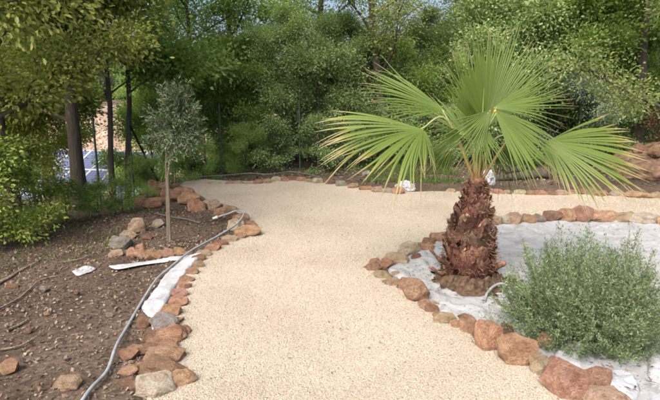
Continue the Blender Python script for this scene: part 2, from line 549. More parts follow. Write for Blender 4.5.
# ------------------------------------------------------------------ ground
def build_ground():
    def axis(lo, hi, fine_lo, fine_hi, step, grow=1.12):
        a = list(np.arange(fine_lo, fine_hi, step))
        s, x = step, fine_hi
        while x < hi: a.append(x); s *= grow; x += s
        s, x = step, fine_lo-step
        b = []
        while x > lo: b.append(x); s *= grow; x -= s
        return np.array(b[::-1]+a)
    xs = axis(-300, 300, -6, 7, .09); ys = axis(-150, 500, 1.5, 12, .09)
    nx, ny = len(xs), len(ys)
    V = np.zeros((ny, nx, 3), np.float32)
    X, Yg = np.meshgrid(xs, ys)
    inp = inside(path_poly, X, Yg)
    for j in range(ny):
        for i in range(nx):
            x, y = float(xs[i]), float(ys[j])
            z = base_height(x, y)
            if not inp[j, i] and -12 < x < 14 and 0 < y < 30:
                z += rough(x, y)
            V[j, i] = (x, y, z-.004)
    idx = np.arange(nx*ny).reshape(ny, nx)
    F = np.stack([idx[:-1, :-1], idx[:-1, 1:], idx[1:, 1:], idx[1:, :-1]], -1).reshape(-1, 4)
    link('ground', np_mesh('ground', V, F, True), M['soil'], kind='structure')

    bm = bmesh.new()
    vs = [bm.verts.new((x, y, .014)) for x, y in path_poly]
    es = [bm.edges.new((vs[i], vs[(i+1) % len(vs)])) for i in range(len(vs))]
    bmesh.ops.triangle_fill(bm, use_beauty=True, edges=es)
    bmesh.ops.recalc_face_normals(bm, faces=bm.faces[:])
    if bm.faces[:] and sum(f.normal.z for f in bm.faces) < 0: bmesh.ops.reverse_faces(bm, faces=bm.faces[:])
    r = bmesh.ops.extrude_edge_only(bm, edges=[e for e in bm.edges if len(e.link_faces) == 1])
    for g in r['geom']:
        if isinstance(g, bmesh.types.BMVert): g.co.z -= .08
    link('path', bm_mesh('path', bm), M['gravel'], kind='structure')

    # crushed stone lying on the path
    def pebbles(n, ylo, yhi, xlo, xhi, smin, smax):
        xy = rng.random((n, 2))*[xhi-xlo, yhi-ylo]+[xlo, ylo]
        keep = inside(path_poly, xy[:, 0], xy[:, 1])
        # only what lies near the view
        keep &= np.abs(xy[:, 0]) < .75*xy[:, 1]+.6
        xy = xy[keep]; k = len(xy)
        s = rng.uniform(smin, smax, k)*(1+.6*(rng.random(k) > .96))
        octa = np.array([[1, 0, 0], [0, 1, 0], [-1, 0, 0], [0, -1, 0], [0, 0, 1], [0, 0, -1]], float)
        v = octa[None]*(1+rng.uniform(-.35, .35, (k, 6, 1)))*np.stack([rng.uniform(.7, 1.3, k), rng.uniform(.7, 1.1, k), rng.uniform(.5, .85, k)], -1)[:, None]
        v += rng.normal(0, .18, v.shape)
        a = rng.random(k)*6.283; b = rng.normal(0, .5, k)
        ca, sa, cb, sb = np.cos(a), np.sin(a), np.cos(b), np.sin(b)
        x = v[..., 0]*ca[:, None]-v[..., 1]*sa[:, None]; y = v[..., 0]*sa[:, None]+v[..., 1]*ca[:, None]; z = v[..., 2]
        y, z = y*cb[:, None]-z*sb[:, None], y*sb[:, None]+z*cb[:, None]
        v = np.stack([x, y, z], -1)*s[:, None, None]
        v[..., 0] += xy[:, 0:1]; v[..., 1] += xy[:, 1:2]; v[..., 2] += .014+rng.uniform(-.55, .05, k)[:, None]*s[:, None]
        f = np.array([[0, 1, 4], [1, 2, 4], [2, 3, 4], [3, 0, 4], [1, 0, 5], [2, 1, 5], [3, 2, 5], [0, 3, 5]])
        return v.reshape(-1, 3), k, f
    out_v, out_f, base = [], [], 0
    for args in ((230000, 2.0, 4.6, -1.6, 2.2, .0036, .0070), (40000, 4.2, 5.6, -1.6, 2.2, .004, .0078), (130000, 4.55, 9.9, -3.2, 2.2, .005, .0085), (16000, 6.5, 9.2, 2.2, 6.4, .008, .014)):
        v, k, f = pebbles(*args)
        out_v.append(v)
        out_f.append((f[None]+(np.arange(k)*6)[:, None, None]+base).reshape(-1, 3))
        base += k*6
    me = np_mesh('gravel', np.concatenate(out_v), np.concatenate(out_f))
    link('gravel', me, M['pebble'], label='pale cream crushed limestone covering the curving path', cat='gravel', kind='stuff')
build_ground()

# far side of the lower terrace: bare earth bank
def build_bank():
    n, m = 60, 14
    V, F = [], []
    for j in range(m):
        for i in range(n):
            t, s = i/(n-1), j/(m-1)
            x = -24+t*24; y = 29.5+s*5+(x+12)*.06
            z = -3.0+3.1*smooth(0, 1, s)+noise.noise((x*.7, s*3, 2))*.35*(1 if 0 < j < m-1 else 0)
            V.append((x, y, z))
    for j in range(m-1):
        for i in range(n-1):
            a = j*n+i; F.append((a, a+1, a+n+1, a+n))
    for j in (m-1,):
        for i in range(n):
            x, y, z = V[j*n+i]; V.append((x, y+30, z+.5))
    b = m*n
    for i in range(n-1): F.append(((m-1)*n+i, (m-1)*n+i+1, b+i+1, b+i))
    link('earth_bank', np_mesh('earth_bank', V, F, True), M['bank'], kind='structure')
build_bank()

# ------------------------------------------------------------------ rocks
def rock_mesh(seed):
    """a broken stone: hull of random points, edges knocked off, faces a little uneven"""
    r = random.Random(seed)
    bm = bmesh.new()
    n = r.randint(13, 19)
    for k in range(n):
        z = 1-2*(k+.5)/n; a = k*2.39996+r.uniform(-.5, .5); q = math.sqrt(max(0, 1-z*z))
        p = Vector((math.cos(a)*q, math.sin(a)*q, z))
        p = Vector([math.copysign(abs(c)**.8, c) for c in p])*r.uniform(.72, 1.08)
        bm.verts.new(p)
    res = bmesh.ops.convex_hull(bm, input=bm.verts[:])
    bmesh.ops.delete(bm, geom=[v for v in bm.verts if not v.link_faces], context='VERTS')
    bmesh.ops.dissolve_limit(bm, angle_limit=math.radians(14), verts=bm.verts[:], edges=bm.edges[:])
    bmesh.ops.bevel(bm, geom=bm.edges[:], offset=.030, segments=1, profile=.5, affect='EDGES', clamp_overlap=True)
    bmesh.ops.triangulate(bm, faces=bm.faces[:])
    bmesh.ops.subdivide_edges(bm, edges=[e for e in bm.edges if e.calc_length() > .3], cuts=2, use_grid_fill=True)
    bmesh.ops.triangulate(bm, faces=bm.faces[:])
    off = Vector((r.random()*50, r.random()*50, r.random()*50))
    for v in bm.verts:
        v.co *= 1+noise.noise(v.co*2.1+off)*.10+noise.noise(v.co*6+off)*.06
    mx = [max(abs(v.co[i]) for v in bm.verts) for i in range(3)]
    for v in bm.verts: v.co = Vector((v.co.x/mx[0], v.co.y/mx[1], v.co.z/mx[2]))
    return bm_mesh('stone', bm, True, 17)
ROCKS = [rock_mesh(100+i) for i in range(18)]

TONES = {'o': (.375, .232, .148), 'r': (.325, .200, .136), 't': (.365, .275, .190), 'p': (.40, .345, .265), 'g': (.29, .262, .225), 'b': (.235, .145, .098)}
rr = random.Random(11)
def tone_col(t):
    c = TONES[t]; k = rr.uniform(1.4, 1.8)
    return (c[0]*k, c[1]*k*rr.uniform(.93, 1.07), c[2]*k*rr.uniform(.9, 1.1), 1)

def put_stone(parent, px, py, w, h, t, flat=0.9, name='stone', yaw=None, **kw):
    """stone whose foot is at the picture point; w, h its seen width and height there"""
    p = G(px, py)
    dist = (p-Vector((0, 0, CAM_H))).length
    sx = w/FPX*dist/2*1.06
    sz = max(h/FPX*dist/2*1.0, .02)*1.05
    sy = (sx*.55+sz*.45)*rr.uniform(.8, 1.1)*flat
    o = link(name, rr.choice(ROCKS), M['rock'], parent, (p.x, p.y+sy*.75, p.z+sz*.66), (rr.uniform(-.15, .15), rr.uniform(-.15, .15), rr.uniform(-.35, .35) if yaw is None else yaw), (sx, sy, sz), **kw)
    if rr.random() < .5: o.scale.x *= -1
    if rr.random() < .5: o.scale.y *= -1
    o.color = tone_col(t)
    return o

def edging(label, stones, fill=False, side=0, **kw):
    t = thing('stone_edging', label, 'stone edging')
    for s in stones: put_stone(t, *s, **kw)
    if fill:
        for (x, y, w, h, c) in stones:
            if side < 0 and y < 325: continue
            put_stone(t, x+w*rr.choice((-.6, .55))+side*w*.2, y-h*rr.uniform(.1, .5), w*rr.uniform(.4, .65), h*rr.uniform(.4, .7), rr.choice('otrb'))
    return t

edging('row of flat orange stones along the left edge of the path, beside the grey hose', [
    (153, 399, 36, 22, 'p'), (181, 388, 24, 18, 'o'), (158, 381, 40, 20, 'b'), (161, 367, 36, 16, 'o'), (148, 356, 22, 12, 'b'), (163, 355, 34, 14, 'r'), (168, 345, 34, 16, 'o'), (150, 343, 18, 12, 'b'),
    (163, 332, 28, 18, 'g'), (169, 318, 21, 13, 'o'), (176, 308, 19, 11, 'o'), (178, 299, 18, 10, 'r'), (182, 291, 16, 9, 'o'), (186, 284, 15, 8, 'r'), (191, 276, 14, 8, 'o'),
    (197, 269, 14, 8, 't'), (197, 263, 16, 8, 'b'), (203, 258, 16, 8, 't'), (212, 252, 16, 8, 'o'), (220, 247, 15, 8, 'b'), (229, 243, 17, 8, 't'), (238, 240, 16, 8, 'r'), (136, 392, 16, 10, 'b'), (141, 372, 14, 9, 'r')], True, -1)
edging('heaped orange stones ringing the far side of the young olive tree bed', [
    (247, 238, 28, 13, 'o'), (236, 231, 17, 13, 'p'), (248, 229, 17, 9, 'r'), (240, 222, 16, 9, 't'), (231, 219, 14, 9, 'b'), (229, 213, 16, 8, 't'), (221, 216, 16, 9, 'o'), (214, 211, 16, 10, 't'), (206, 210, 15, 11, 'p'),
    (196, 212, 18, 14, 'o'), (188, 205, 22, 14, 'o'), (178, 200, 18, 13, 'r'), (166, 199, 14, 12, 'o'), (158, 197, 14, 14, 't'), (149, 196, 13, 14, 'o'),
    (152, 208, 18, 11, 'o'), (140, 205, 12, 9, 'r'), (160, 205, 14, 8, 'o'), (185, 190, 14, 7, 'g'), (177, 189, 12, 6, 't')])
ring = [o for o in bpy.data.objects if o.name.startswith('stone_edging')][-1]
for (px, py, w, h, t_, up) in [(152, 196, 14, 10, 'o', .12), (164, 197, 12, 9, 't', .12), (187, 203, 13, 9, 'o', .11), (213, 211, 11, 7, 't', .07)]:
    o = put_stone(ring, px, py, w, h, t_); o.location.z += up; o.location.y += .04
edging('low row of orange stones on the near side of the young olive tree bed', [
    (114, 258, 14, 8, 't'), (119, 249, 20, 14, 'g'), (131, 259, 12, 12, 'o'), (139, 259, 11, 17, 'o'), (148, 259, 12, 10, 'r'), (157, 259, 11, 9, 'o'), (167, 258, 13, 11, 'r'), (178, 256, 13, 9, 'o'),
    (188, 256, 10, 6, 'b'), (136, 234, 18, 16, 't'), (126, 240, 16, 10, 't'), (157, 228, 13, 9, 'p'), (114, 244, 10, 8, 'g'), (146, 240, 10, 6, 'b')])
edging('far row of small tan stones where the path meets the dark trees', [
    (187, 190, 12, 6, 'p'), (197, 189, 11, 6, 't'), (208, 188, 12, 6, 't'), (218, 187, 11, 6, 'p'), (228, 187, 11, 6, 'o'), (238, 186, 11, 6, 't'), (247, 186, 10, 5, 't'), (257, 185, 11, 6, 'o'), (267, 184, 10, 6, 't'), (276, 182, 11, 6, 'p'),
    (284, 182, 10, 6, 'r'), (292, 181, 13, 6, 'b'), (301, 182, 11, 6, 'o'), (318, 184, 11, 7, 'p'), (329, 185, 10, 6, 'b'), (341, 187, 12, 8, 'g'), (353, 189, 12, 6, 't'), (366, 191, 14, 6, 'o'), (378, 193, 12, 8, 't'), (389, 194, 12, 7, 'p'), (399, 195, 14, 9, 'o'), (309, 183, 8, 5, 't')])
edging('low stone row behind the right branch of the path', [
    (452, 193, 10, 5, 't'), (474, 194, 9, 5, 'p'), (488, 194, 12, 6, 't'), (499, 195, 12, 6, 'o'), (509, 195, 10, 5, 't'), (521, 195, 12, 6, 'p'), (532, 196, 11, 6, 'r'), (541, 196, 15, 6, 'o'), (553, 196, 11, 5, 'b'), (563, 196, 13, 6, 't'), (574, 195, 9, 5, 'o'),
    (590, 195, 15, 8, 'r'), (603, 197, 13, 7, 'r'), (617, 197, 14, 6, 'p'), (627, 198, 10, 5, 't'), (641, 199, 20, 7, 'o'), (657, 199, 11, 7, 't'), (670, 200, 14, 7, 'o')])
edging('row of larger orange stones between the right branch of the path and the white fabric', [
    (496, 226, 14, 12, 't'), (506, 225, 13, 10, 'p'), (516, 225, 15, 13, 't'), (529, 225, 15, 11, 'o'), (541, 224, 14, 10, 'g'), (555, 223, 16, 13, 'b'), (569, 223, 15, 15, 'o'), (585, 223, 21, 18, 'r'), (605, 223, 28, 12, 'o'), (628, 224, 22, 11, 't'), (648, 226, 26, 12, 'p'), (670, 228, 20, 12, 'o')])
edging('curving row of orange stones holding the left side of the palm bed', [
    (439, 243, 14, 11, 'r'), (430, 246, 14, 9, 'b'), (422, 250, 12, 8, 'r'), (429, 252, 14, 9, 'o'), (409, 256, 26, 15, 'p'), (398, 265, 24, 13, 't'), (386, 268, 16, 10, 'o'), (374, 272, 15, 11, 'r'), (375, 265, 12, 8, 'o'),
    (383, 280, 18, 10, 't'), (393, 287, 18, 9, 't'), (418, 304, 26, 28, 'o'), (404, 291, 12, 8, 'g'), (432, 314, 16, 10, 'b'), (447, 325, 24, 11, 't'), (470, 335, 19, 17, 'o'), (447, 240, 12, 9, 'r'), (457, 236, 12, 8, 't'), (425, 309, 14, 10, 'o'), (440, 320, 12, 9, 'r'), (458, 330, 14, 10, 'o'), (480, 342, 12, 12, 'b')], True, 1)
edging('row of big rough orange boulders before the round green bush', [
    (490, 353, 25, 33, 'o'), (507, 357, 10, 13, 'r'), (522, 369, 34, 33, 'o'), (543, 378, 18, 21, 't'), (556, 387, 13, 14, 'r'), (571, 401, 42, 33, 'o'), (612, 414, 36, 20, 't')], True, 1)

for k, (px, py, w, h, t, lab) in enumerate([
        (366, 176, 10, 6, 'g', 'grey rock lying in the leaf litter beyond the far stones'),
        (66, 392, 22, 14, 't', 'pale tan stone at the lower left, left of the hose end'),
        (6, 374, 16, 11, 'o', 'orange stone at the left border of the bare soil'),
        (126, 388, 15, 9, 'b', 'brown stone just right of the hose near the picture bottom'),
        (126, 360, 20, 9, 'r', 'reddish stone beside the flat path stones near the hose bend'),
        (143, 330, 14, 14, 'b', 'dark brown stone wedged beside the grey edging stone')]):
    o = put_stone(None, px, py, w, h, t, name='rock', label=lab, cat='rock')
for k in range(14):
    px = rr.uniform(5, 150); py = rr.uniform(285, 398)
    if px > 95+ (398-py)*.55: continue
    w = rr.uniform(3, 8)
    put_stone(None, px, py, w, w*.6, rr.choice('tpgob'), name='loose_stone', label='small loose stone lying on the dark soil left of the hose', cat='stone', group='small stones on the left soil')

# ------------------------------------------------------------------ leaf litter and twigs on the bare soil
def chips(n, sampler, smin, smax, flat=.35, asp=.45):
    pts = np.array([sampler() for _ in range(n)])
    k = len(pts)
    s = rng.uniform(smin, smax, k)
    a = rng.random(k)*6.283
    t = np.stack([np.cos(a), np.sin(a), rng.normal(0, flat, k)], -1); t /= np.linalg.norm(t, axis=1)[:, None]
    u = np.stack([-np.sin(a), np.cos(a), rng.normal(0, flat, k)], -1)
    up = np.cross(t, u); up /= np.linalg.norm(up, axis=1)[:, None]
    L = (t*s[:, None]); W = u*(s*asp*rng.uniform(.5, 1.2, k))[:, None]
    c = pts+up*.004
    v = np.stack([c-L, c+W+up*(s*.25)[:, None], c+L, c-W+up*(s*.15)[:, None]], 1).reshape(-1, 3)
    f = np.arange(k*4).reshape(-1, 4)
    return v, f

def soil_sampler(xlo, xhi, ylo, yhi, clear=None):
    def s():
        while True:
            x, y = random.uniform(xlo, xhi), random.uniform(ylo, yhi)
            if in_path(x, y): continue
            if clear and not clear(x, y): continue
            return (x, y, H(x, y)+rough(x, y)+random.uniform(0, .008))
    return s
v, f = chips(20000, soil_sampler(-4.6, -.75, 2.0, 7.5), .004, .018, .6, .6)
v2, f2 = chips(3200, soil_sampler(-5, 7, 9.0, 13.5), .02, .05)
me = np_mesh('leaf_litter', np.concatenate([v, v2]), np.concatenate([f, f2+len(v)]))
link('leaf_litter', me, M['litter'], label='brown dry leaves and bark chips strewn over the bare soil', cat='leaf litter', kind='stuff')

def stick(pix, r, label, bend=.02, mat='dead_wood', lift=.012):
    pts = [G(a, b)+Vector((0, 0, lift)) for a, b in pix]
    pts = [p+Vector((0, 0, rough(p.x, p.y))) for p in pts]
    pts = spline(pts, 10)
    pts = [p+Vector((random.uniform(-1, 1), random.uniform(-1, 1), random.uniform(0, .5)))*bend*.3 for p in pts]
    t = Tubes(); t.add(pts, [r*(1-.6*i/10) for i in range(11)], 7)
    return link('fallen_branch', t.mesh('fallen_branch'), M[mat], label=label, cat='branch')
stick([(-8, 287), (12, 277), (40, 263)], .022, 'thick pale dead branch lying at the left border of the soil', .03)
stick([(-6, 312), (22, 296), (40, 283), (62, 278)], .010, 'thin green-brown twig curving across the left soil', .02)
stick([(0, 352), (24, 346), (45, 332)], .008, 'thin broken stick on the soil above the orange stone', .02)
stick([(62, 268), (85, 262), (100, 252)], .008, 'thin dry twig near the white fabric scrap', .02)
stick([(8, 332), (22, 325), (30, 320)], .013, 'short thick dead stick on the left soil', .01)

# ------------------------------------------------------------------ white weed fabric
def fabric(name, poly_px, step, lift, amp, label, mat, holes=(), seed=0, fold=8.0, edge_noise=.02):
    pp = [G(a, b) for a, b in poly_px]
    m = len(pp)
    ring = spline(pp+[pp[0]], m*5)[:-1]
    poly = [(p.x, p.y) for p in ring]
    def snap(x, y):
        best = None
        for (ax, ay), (bx, by) in zip(poly, poly[1:]+poly[:1]):
            dx, dy = bx-ax, by-ay
            t = max(0, min(1, ((x-ax)*dx+(y-ay)*dy)/(dx*dx+dy*dy+1e-12)))
            qx, qy = ax+dx*t, ay+dy*t
            d = (qx-x)**2+(qy-y)**2
            if best is None or d < best[0]: best = (d, qx, qy)
        return best
    xs = np.arange(min(p[0] for p in poly), max(p[0] for p in poly)+step, step)
    ys = np.arange(min(p[1] for p in poly), max(p[1] for p in poly)+step, step)
    X, Yg = np.meshgrid(xs, ys)
    ins = inside(poly, X, Yg)
    V, ids, F = [], {}, []
    for j in range(len(ys)-1):
        for i in range(len(xs)-1):
            if not (ins[j, i] and ins[j+1, i] and ins[j, i+1] and ins[j+1, i+1]): continue
            cx, cy = xs[i]+step/2, ys[j]+step/2
            if any(math.hypot(cx-hx, (cy-hy))/hr < 1+.25*noise.noise((cx*7, cy*7, 5)) for hx, hy, hr in holes): continue
            q = []
            for jj, ii in ((j, i), (j, i+1), (j+1, i+1), (j+1, i)):
                if (jj, ii) not in ids:
                    x, y = float(xs[ii]), float(ys[jj])
                    r1 = 1-abs(noise.noise((x*fold*.5+seed, y*fold*.35, seed+1.7)))*2
                    r2 = 1-abs(noise.noise((x*fold*1.1+4, y*fold*.8+seed, 9.1)))*2
                    z = H(x, y)+lift+amp*(.7*max(0, r1)**3+.35*max(0, r2)**3+.5*noise.noise((x*2.5, y*2.5, seed+.5)))
                    z += max(0, rough(x, y)) if x < -.85 else 0
                    jx = noise.noise((x*9, y*9, 1+seed))*edge_noise; jy = noise.noise((x*9, y*9, 4+seed))*edge_noise
                    ids[(jj, ii)] = len(V); V.append((x+jx, y+jy, max(z, H(x, y)+.006)))
                q.append(ids[(jj, ii)])
            F.append(q)
    use = [0]*len(V)
    for q in F:
        for a in q: use[a] += 1
    for a, c in enumerate(use):
        if c < 4:
            d, qx, qy = snap(V[a][0], V[a][1])
            if d < (step*2.2)**2: V[a] = (qx, qy, H(qx, qy)+.006+(max(0, rough(qx, qy)) if qx < -.85 else 0))
    o = link(name, np_mesh(name, V, F, True), M[mat], label=label, cat='fabric sheet')
    md = o.modifiers.new('thick', 'SOLIDIFY'); md.thickness = .003; md.offset = 1
    return o
palm_base = G(466, 281)
bush_base = G(584, 336)
fabric('weed_fabric', [(440, 240), (470, 232), (495, 224), (540, 221), (600, 220), (660, 222), (740, 226), (760, 300), (700, 412), (598, 412), (575, 392), (545, 372), (520, 356), (495, 342), (470, 328), (445, 316), (425, 302), (405, 286), (388, 272), (400, 262), (420, 250)],
       .022, .007, .034, 'wrinkled pale grey weed fabric covering the palm and bush bed', 'fabric', holes=[(palm_base.x+.05, palm_base.y-.05, .34), (bush_base.x, bush_base.y+.05, .22)], seed=3)
fabric('fabric_fold', [(553, 352), (580, 347), (598, 352), (625, 368), (640, 392), (630, 402), (604, 392), (576, 384), (556, 370)], .014, .012, .045, 'bright crumpled fold of white fabric between bush and big boulders', 'fabric_bright', seed=8, fold=7)
fabric('fabric_fold', [(640, 330), (662, 322), (672, 350), (668, 402), (650, 402), (645, 362)], .014, .012, .045, 'raised white fabric fold right of the bush at the picture border', 'fabric_bright', seed=12, fold=7)
fabric('fabric_strip', [(188, 259), (203, 256), (198, 264), (188, 274), (180, 284), (173, 296), (167, 308), (161, 320), (154, 334), (150, 322), (142, 311), (150, 299), (158, 287), (168, 274), (178, 265)], .012, .022, .016, 'white fabric strip showing between the grey hose and the path stones', 'fabric_bright', seed=20, fold=10)
fabric('fabric_strip', [(108, 267), (125, 265), (150, 262), (176, 259), (196, 257), (190, 262), (165, 263), (140, 266), (118, 270)], .010, .010, .010, 'narrow white fabric strip below the near stones of the olive bed', 'fabric_bright', seed=25, fold=10)
fabric('fabric_scrap', [(72, 274), (85, 269), (96, 269), (90, 273), (78, 277)], .008, .006, .008, 'small white fabric scrap alone on the left soil', 'fabric_bright', seed=29, fold=10)

# debris on the fabric
def fab_s():
    while True:
        px, py = random.uniform(400, 658), random.uniform(224, 398)
        p = G(px, py)
        if in_path(p.x, p.y): continue
        d = math.hypot(p.x-palm_base.x, p.y-palm_base.y)
        if random.random() > (1 if d < .5 else .35 if py < 240 or py > 350 else .25): continue
        return (p.x, p.y, p.z+.036)
v, f = chips(1100, fab_s, .005, .022, .2, .3)
link('bark_scraps', np_mesh('bark_scraps', v, f), M['litter'], label='brown bark and leaf scraps scattered on the weed fabric', cat='bark scraps', kind='stuff')

def path_s():
    while True:
        x, y = random.uniform(-3, 3), random.uniform(2.2, 9.5)
        if in_path(x, y): return (x, y, .022)
v, f = chips(650, path_s, .004, .013, .3, .5)
link('leaf_scraps', np_mesh('leaf_scraps', v, f), M['litter'], label='tiny brown leaf scraps strewn over the pale gravel path', cat='leaf scraps', kind='stuff')

# ------------------------------------------------------------------ hoses
def tube_thing(name, pix, r, mat, label, cat, lift=0.0, n=70, extra=None):
    pts = []
    for q in pix:
        p = G(q[0], q[1])
        p.z += r+lift+(q[2] if len(q) > 2 else 0)+max(0, rough(p.x, p.y))
        pts.append(p)
    t = Tubes(); t.add(spline(pts, n), [r]*(n+1), 10)
    root = thing(name, label, cat, tuple(pts[0]))
    o = link('tube', t.mesh('tube'), M[mat], root)
    o.matrix_parent_inverse = Matrix.Translation(-pts[0])
    return root, pts
root, pts = tube_thing('garden_hose', [(78, 416), (92, 396), (108, 376), (117, 352, .02), (128, 330), (144, 302), (157, 284, .02), (169, 273, .02), (191, 257, .03), (217, 243, .05), (237, 233, .09), (244, 225, .12), (238, 220, .10), (228, 220, .05), (218, 221, .02)], .0108, 'hose', 'long grey garden hose curving along the left edge of the path', 'hose', .012, 110)
t = Tubes(); e0 = pts[-1]; e1 = e0+(pts[-1]-pts[-2]).normalized()*.07
t.add([e0, e0+(e1-e0)*.3, e0+(e1-e0)*.35, e1], [.021, .021, .017, .015], 12)
o = link('coupling', t.mesh('coupling'), M['fitting'], root); o.matrix_parent_inverse = Matrix.Translation(-pts[0])
tube_thing('irrigation_tube', [(156, 216), (170, 219), (186, 222), (200, 225)], .009, 'black_tube', 'thin dark irrigation tube lying behind the young olive stem', 'irrigation tube', .02)
tube_thing('irrigation_tube', [(196, 184, .08), (225, 181, .06), (250, 180, .08), (270, 179, .06), (292, 176, .05), (320, 180, .03)], .011, 'black_tube', 'dark irrigation tube running behind the far row of stones', 'irrigation tube', .02)
tube_thing('irrigation_tube', [(484, 305), (487, 299, .02), (494, 294, .04), (503, 292, .04), (516, 294)], .011, 'hose', 'short grey tube arching over the fabric beside the palm foot', 'irrigation tube', .02)

# ------------------------------------------------------------------ palm
def build_palm():
    b = palm_base.copy()
    root = thing('fan_palm', 'young fan palm with shaggy reddish brown trunk growing from the white fabric', 'palm tree', tuple(b))
    R = [(0, .228), (.06, .226), (.16, .226), (.3, .218), (.45, .19), (.6, .148), (.72, .108), (.82, .082), (.9, .07)]
    def rad(z):
        for (z0, r0), (z1, r1) in zip(R, R[1:]):
            if z <= z1: return r0+(r1-r0)*(z-z0)/(z1-z0)
        return R[-1][1]
    lean = lambda z: Vector((.055*z, 0, 0))
    # core
    bm = bmesh.new(); rings = []
    for i in range(24):
        z = -.03+.95*i/23
        ring = []
        for j in range(26):
            a = j/26*6.2832
            r = rad(max(0, z))*.80*(1+.08*noise.noise((math.cos(a)*3, math.sin(a)*3, z*9)))
            ring.append(bm.verts.new(lean(z)+Vector((math.cos(a)*r, math.sin(a)*r, z))))
        rings.append(ring)
    for r0, r1 in zip(rings, rings[1:]):
        for j in range(26): bm.faces.new((r0[j], r0[(j+1) % 26], r1[(j+1) % 26], r1[j]))
    bm.faces.new(rings[-1])
    link('trunk', bm_mesh('trunk', bm, True), M['fibre'], root)
    # old leaf bases: three torn tongue shapes
    boots = []
    for s in range(4):
        r = random.Random(40+s)
        bm = bmesh.new(); rows = []
        nu, nv = 6, 8
        for iv in range(nv+1):
            t = iv/nv
            row = []
            w = .105*(1-.5*t**1.5)*(1 if t < .75 else 1-.8*(t-.75)/.25*r.uniform(.3, 1))
            for iu in range(nu+1):
                u = iu/nu*2-1
                tear = (.03*math.sin(u*5+s*2)+.02*r.uniform(-1, 1))*max(0, t-.6)*2.2
                row.append(bm.verts.new((u*w, -.028*u*u*(1-t*.6)*-1+.0-.030*t**2.2*(1+.6*r.uniform(-.5, 1)), t*.17+tear)))
            rows.append(row)
        for r0, r1 in zip(rows, rows[1:]):
            for j in range(nu): bm.faces.new((r0[j], r0[j+1], r1[j+1], r1[j]))
        g = bmesh.ops.solidify(bm, geom=bm.faces[:], thickness=.010)
        for v in bm.verts: v.co += Vector((noise.noise(v.co*25), noise.noise(v.co*25+Vector((9, 0, 0))), 0))*.005
        boots.append(bm_mesh('leaf_base', bm, True, 50))
    k = 0
    n = 150
    for i in range(n):
        z = .0+.84*(i/n)**.92
        a = i*2.39996+random.uniform(-.2, .2)
        r = rad(z)*.83
        sc = (.55+.65*(1-z/.9))*random.uniform(.8, 1.15)
        tilt = random.uniform(-.16, .12)+(.15 if z < .05 else 0)
        loc = lean(z)+Vector((math.cos(a)*r, math.sin(a)*r, z-.03))
        m = Matrix.Rotation(a+math.pi/2, 4, 'Z') @ Matrix.Rotation(tilt, 4, 'X') @ Matrix.Rotation(random.uniform(-.3, .3), 4, 'Y')
        link('leaf_base', boots[i % 4], M['boot'], root, loc, m.to_euler(), (sc, sc, sc*random.uniform(.75, 1.1)))
    # dried stubs at the foot
    for px, py, dx, dz, w in ((436, 262, -.11, .16, .018), (441, 276, -.16, .10, .02), (498, 268, .10, .06, .03), (462, 287, .0, .05, .028), (475, 286, .03, .03, .03), (452, 285, -.04, .03, .024)):
        p = Y(px, py, b.y-.12)-b
        p.z = max(p.z, .02)
        t = Tubes()
        base = Vector((p.x*.55, .02, max(.03, p.z*.7)))
        tip = Vector((p.x+dx*.6, p.y, p.z+dz*.8))
        t.add(spline([base, (base+tip)/2+Vector((0, -.02, -.02)), tip], 8), [w*(1-.35*i/8)*(1+.2*math.sin(i*2)) for i in range(9)], 7)
        link('dry_stub', t.mesh('dry_stub'), M['fibre'], root)
    # dark matted skirt spreading at the foot
    bm = bmesh.new(); rings = []
    for i in range(7):
        t = i/6; ring = []
        for j in range(40):
            a = j/40*6.2832
            jag = 1+.22*noise.noise((math.cos(a)*2.3, math.sin(a)*2.3, 4))*(1-t)+.10*noise.noise((math.cos(a)*8, math.sin(a)*8, t*3))
            r = (.40-.19*t**.7)*jag
            z = -.01+.13*t**1.6+(.03*noise.noise((math.cos(a)*5, math.sin(a)*5, t*4))+.045*noise.noise((math.cos(a)*16, math.sin(a)*16, t*9)))*(1 if i else 0)
            ring.append(bm.verts.new((math.cos(a)*r+.03, math.sin(a)*r-.02, z)))
        rings.append(ring)
    for r0, r1 in zip(rings, rings[1:]):
        for j in range(40): bm.faces.new((r0[j], r0[(j+1) % 40], r1[(j+1) % 40], r1[j]))
    link('root_skirt', bm_mesh('root_skirt', bm, False), M['dark_fibre'], root)
    # loose fibres
    vs, fs = [], []
    for i in range(4200):
        z = random.uniform(.02, .9); a = random.uniform(0, 6.283); r = rad(z)*random.uniform(.85, 1.04)
        c = lean(z)+Vector((math.cos(a)*r, math.sin(a)*r, z))
        d = Vector((math.cos(a)*.6+random.gauss(0, .6), math.sin(a)*.6+random.gauss(0, .6), random.gauss(.1, .7))).normalized()*random.uniform(.02, .07)
        s = d.orthogonal().normalized()*.0016
        q = len(vs)
        vs += [c-s, c+s, c+d*.6+s*.7+Vector((0, 0, -.006)), c+d+Vector((0, 0, -.016))]
        fs.append((q, q+1, q+2, q+3))
    link('fibres', np_mesh('fibres', [tuple(v) for v in vs], fs), M['fibre'], root, kind='stuff')

    top = b+lean(.85)+Vector((0, 0, .84))
    def frond(hub, f, s, half, L, droop, fold=.25, mat='palm', nseg=46, sag=0.0, start=None, mid=None, seed=0, back=.75, split=.5):
        r = random.Random(seed)
        f = Vector(f).normalized(); s = Vector(s); s = (s-f*s.dot(f)).normalized(); nrm = f.cross(s).normalized()
        if nrm.dot(Vector((0, -.3, 1))) < 0: nrm = -nrm
        A0, A1 = (math.radians(half[0]), math.radians(half[1])) if isinstance(half, tuple) else (-math.radians(half), math.radians(half))
        A = max(-A0, A1)
        hub_l = hub-b
        fr = link('frond', None, None, root)
        st = (start if start is not None else top)-b
        md = mid-b if mid is not None else (st+hub_l)/2+Vector((0, 0, .10+.1*(hub_l-st).length))
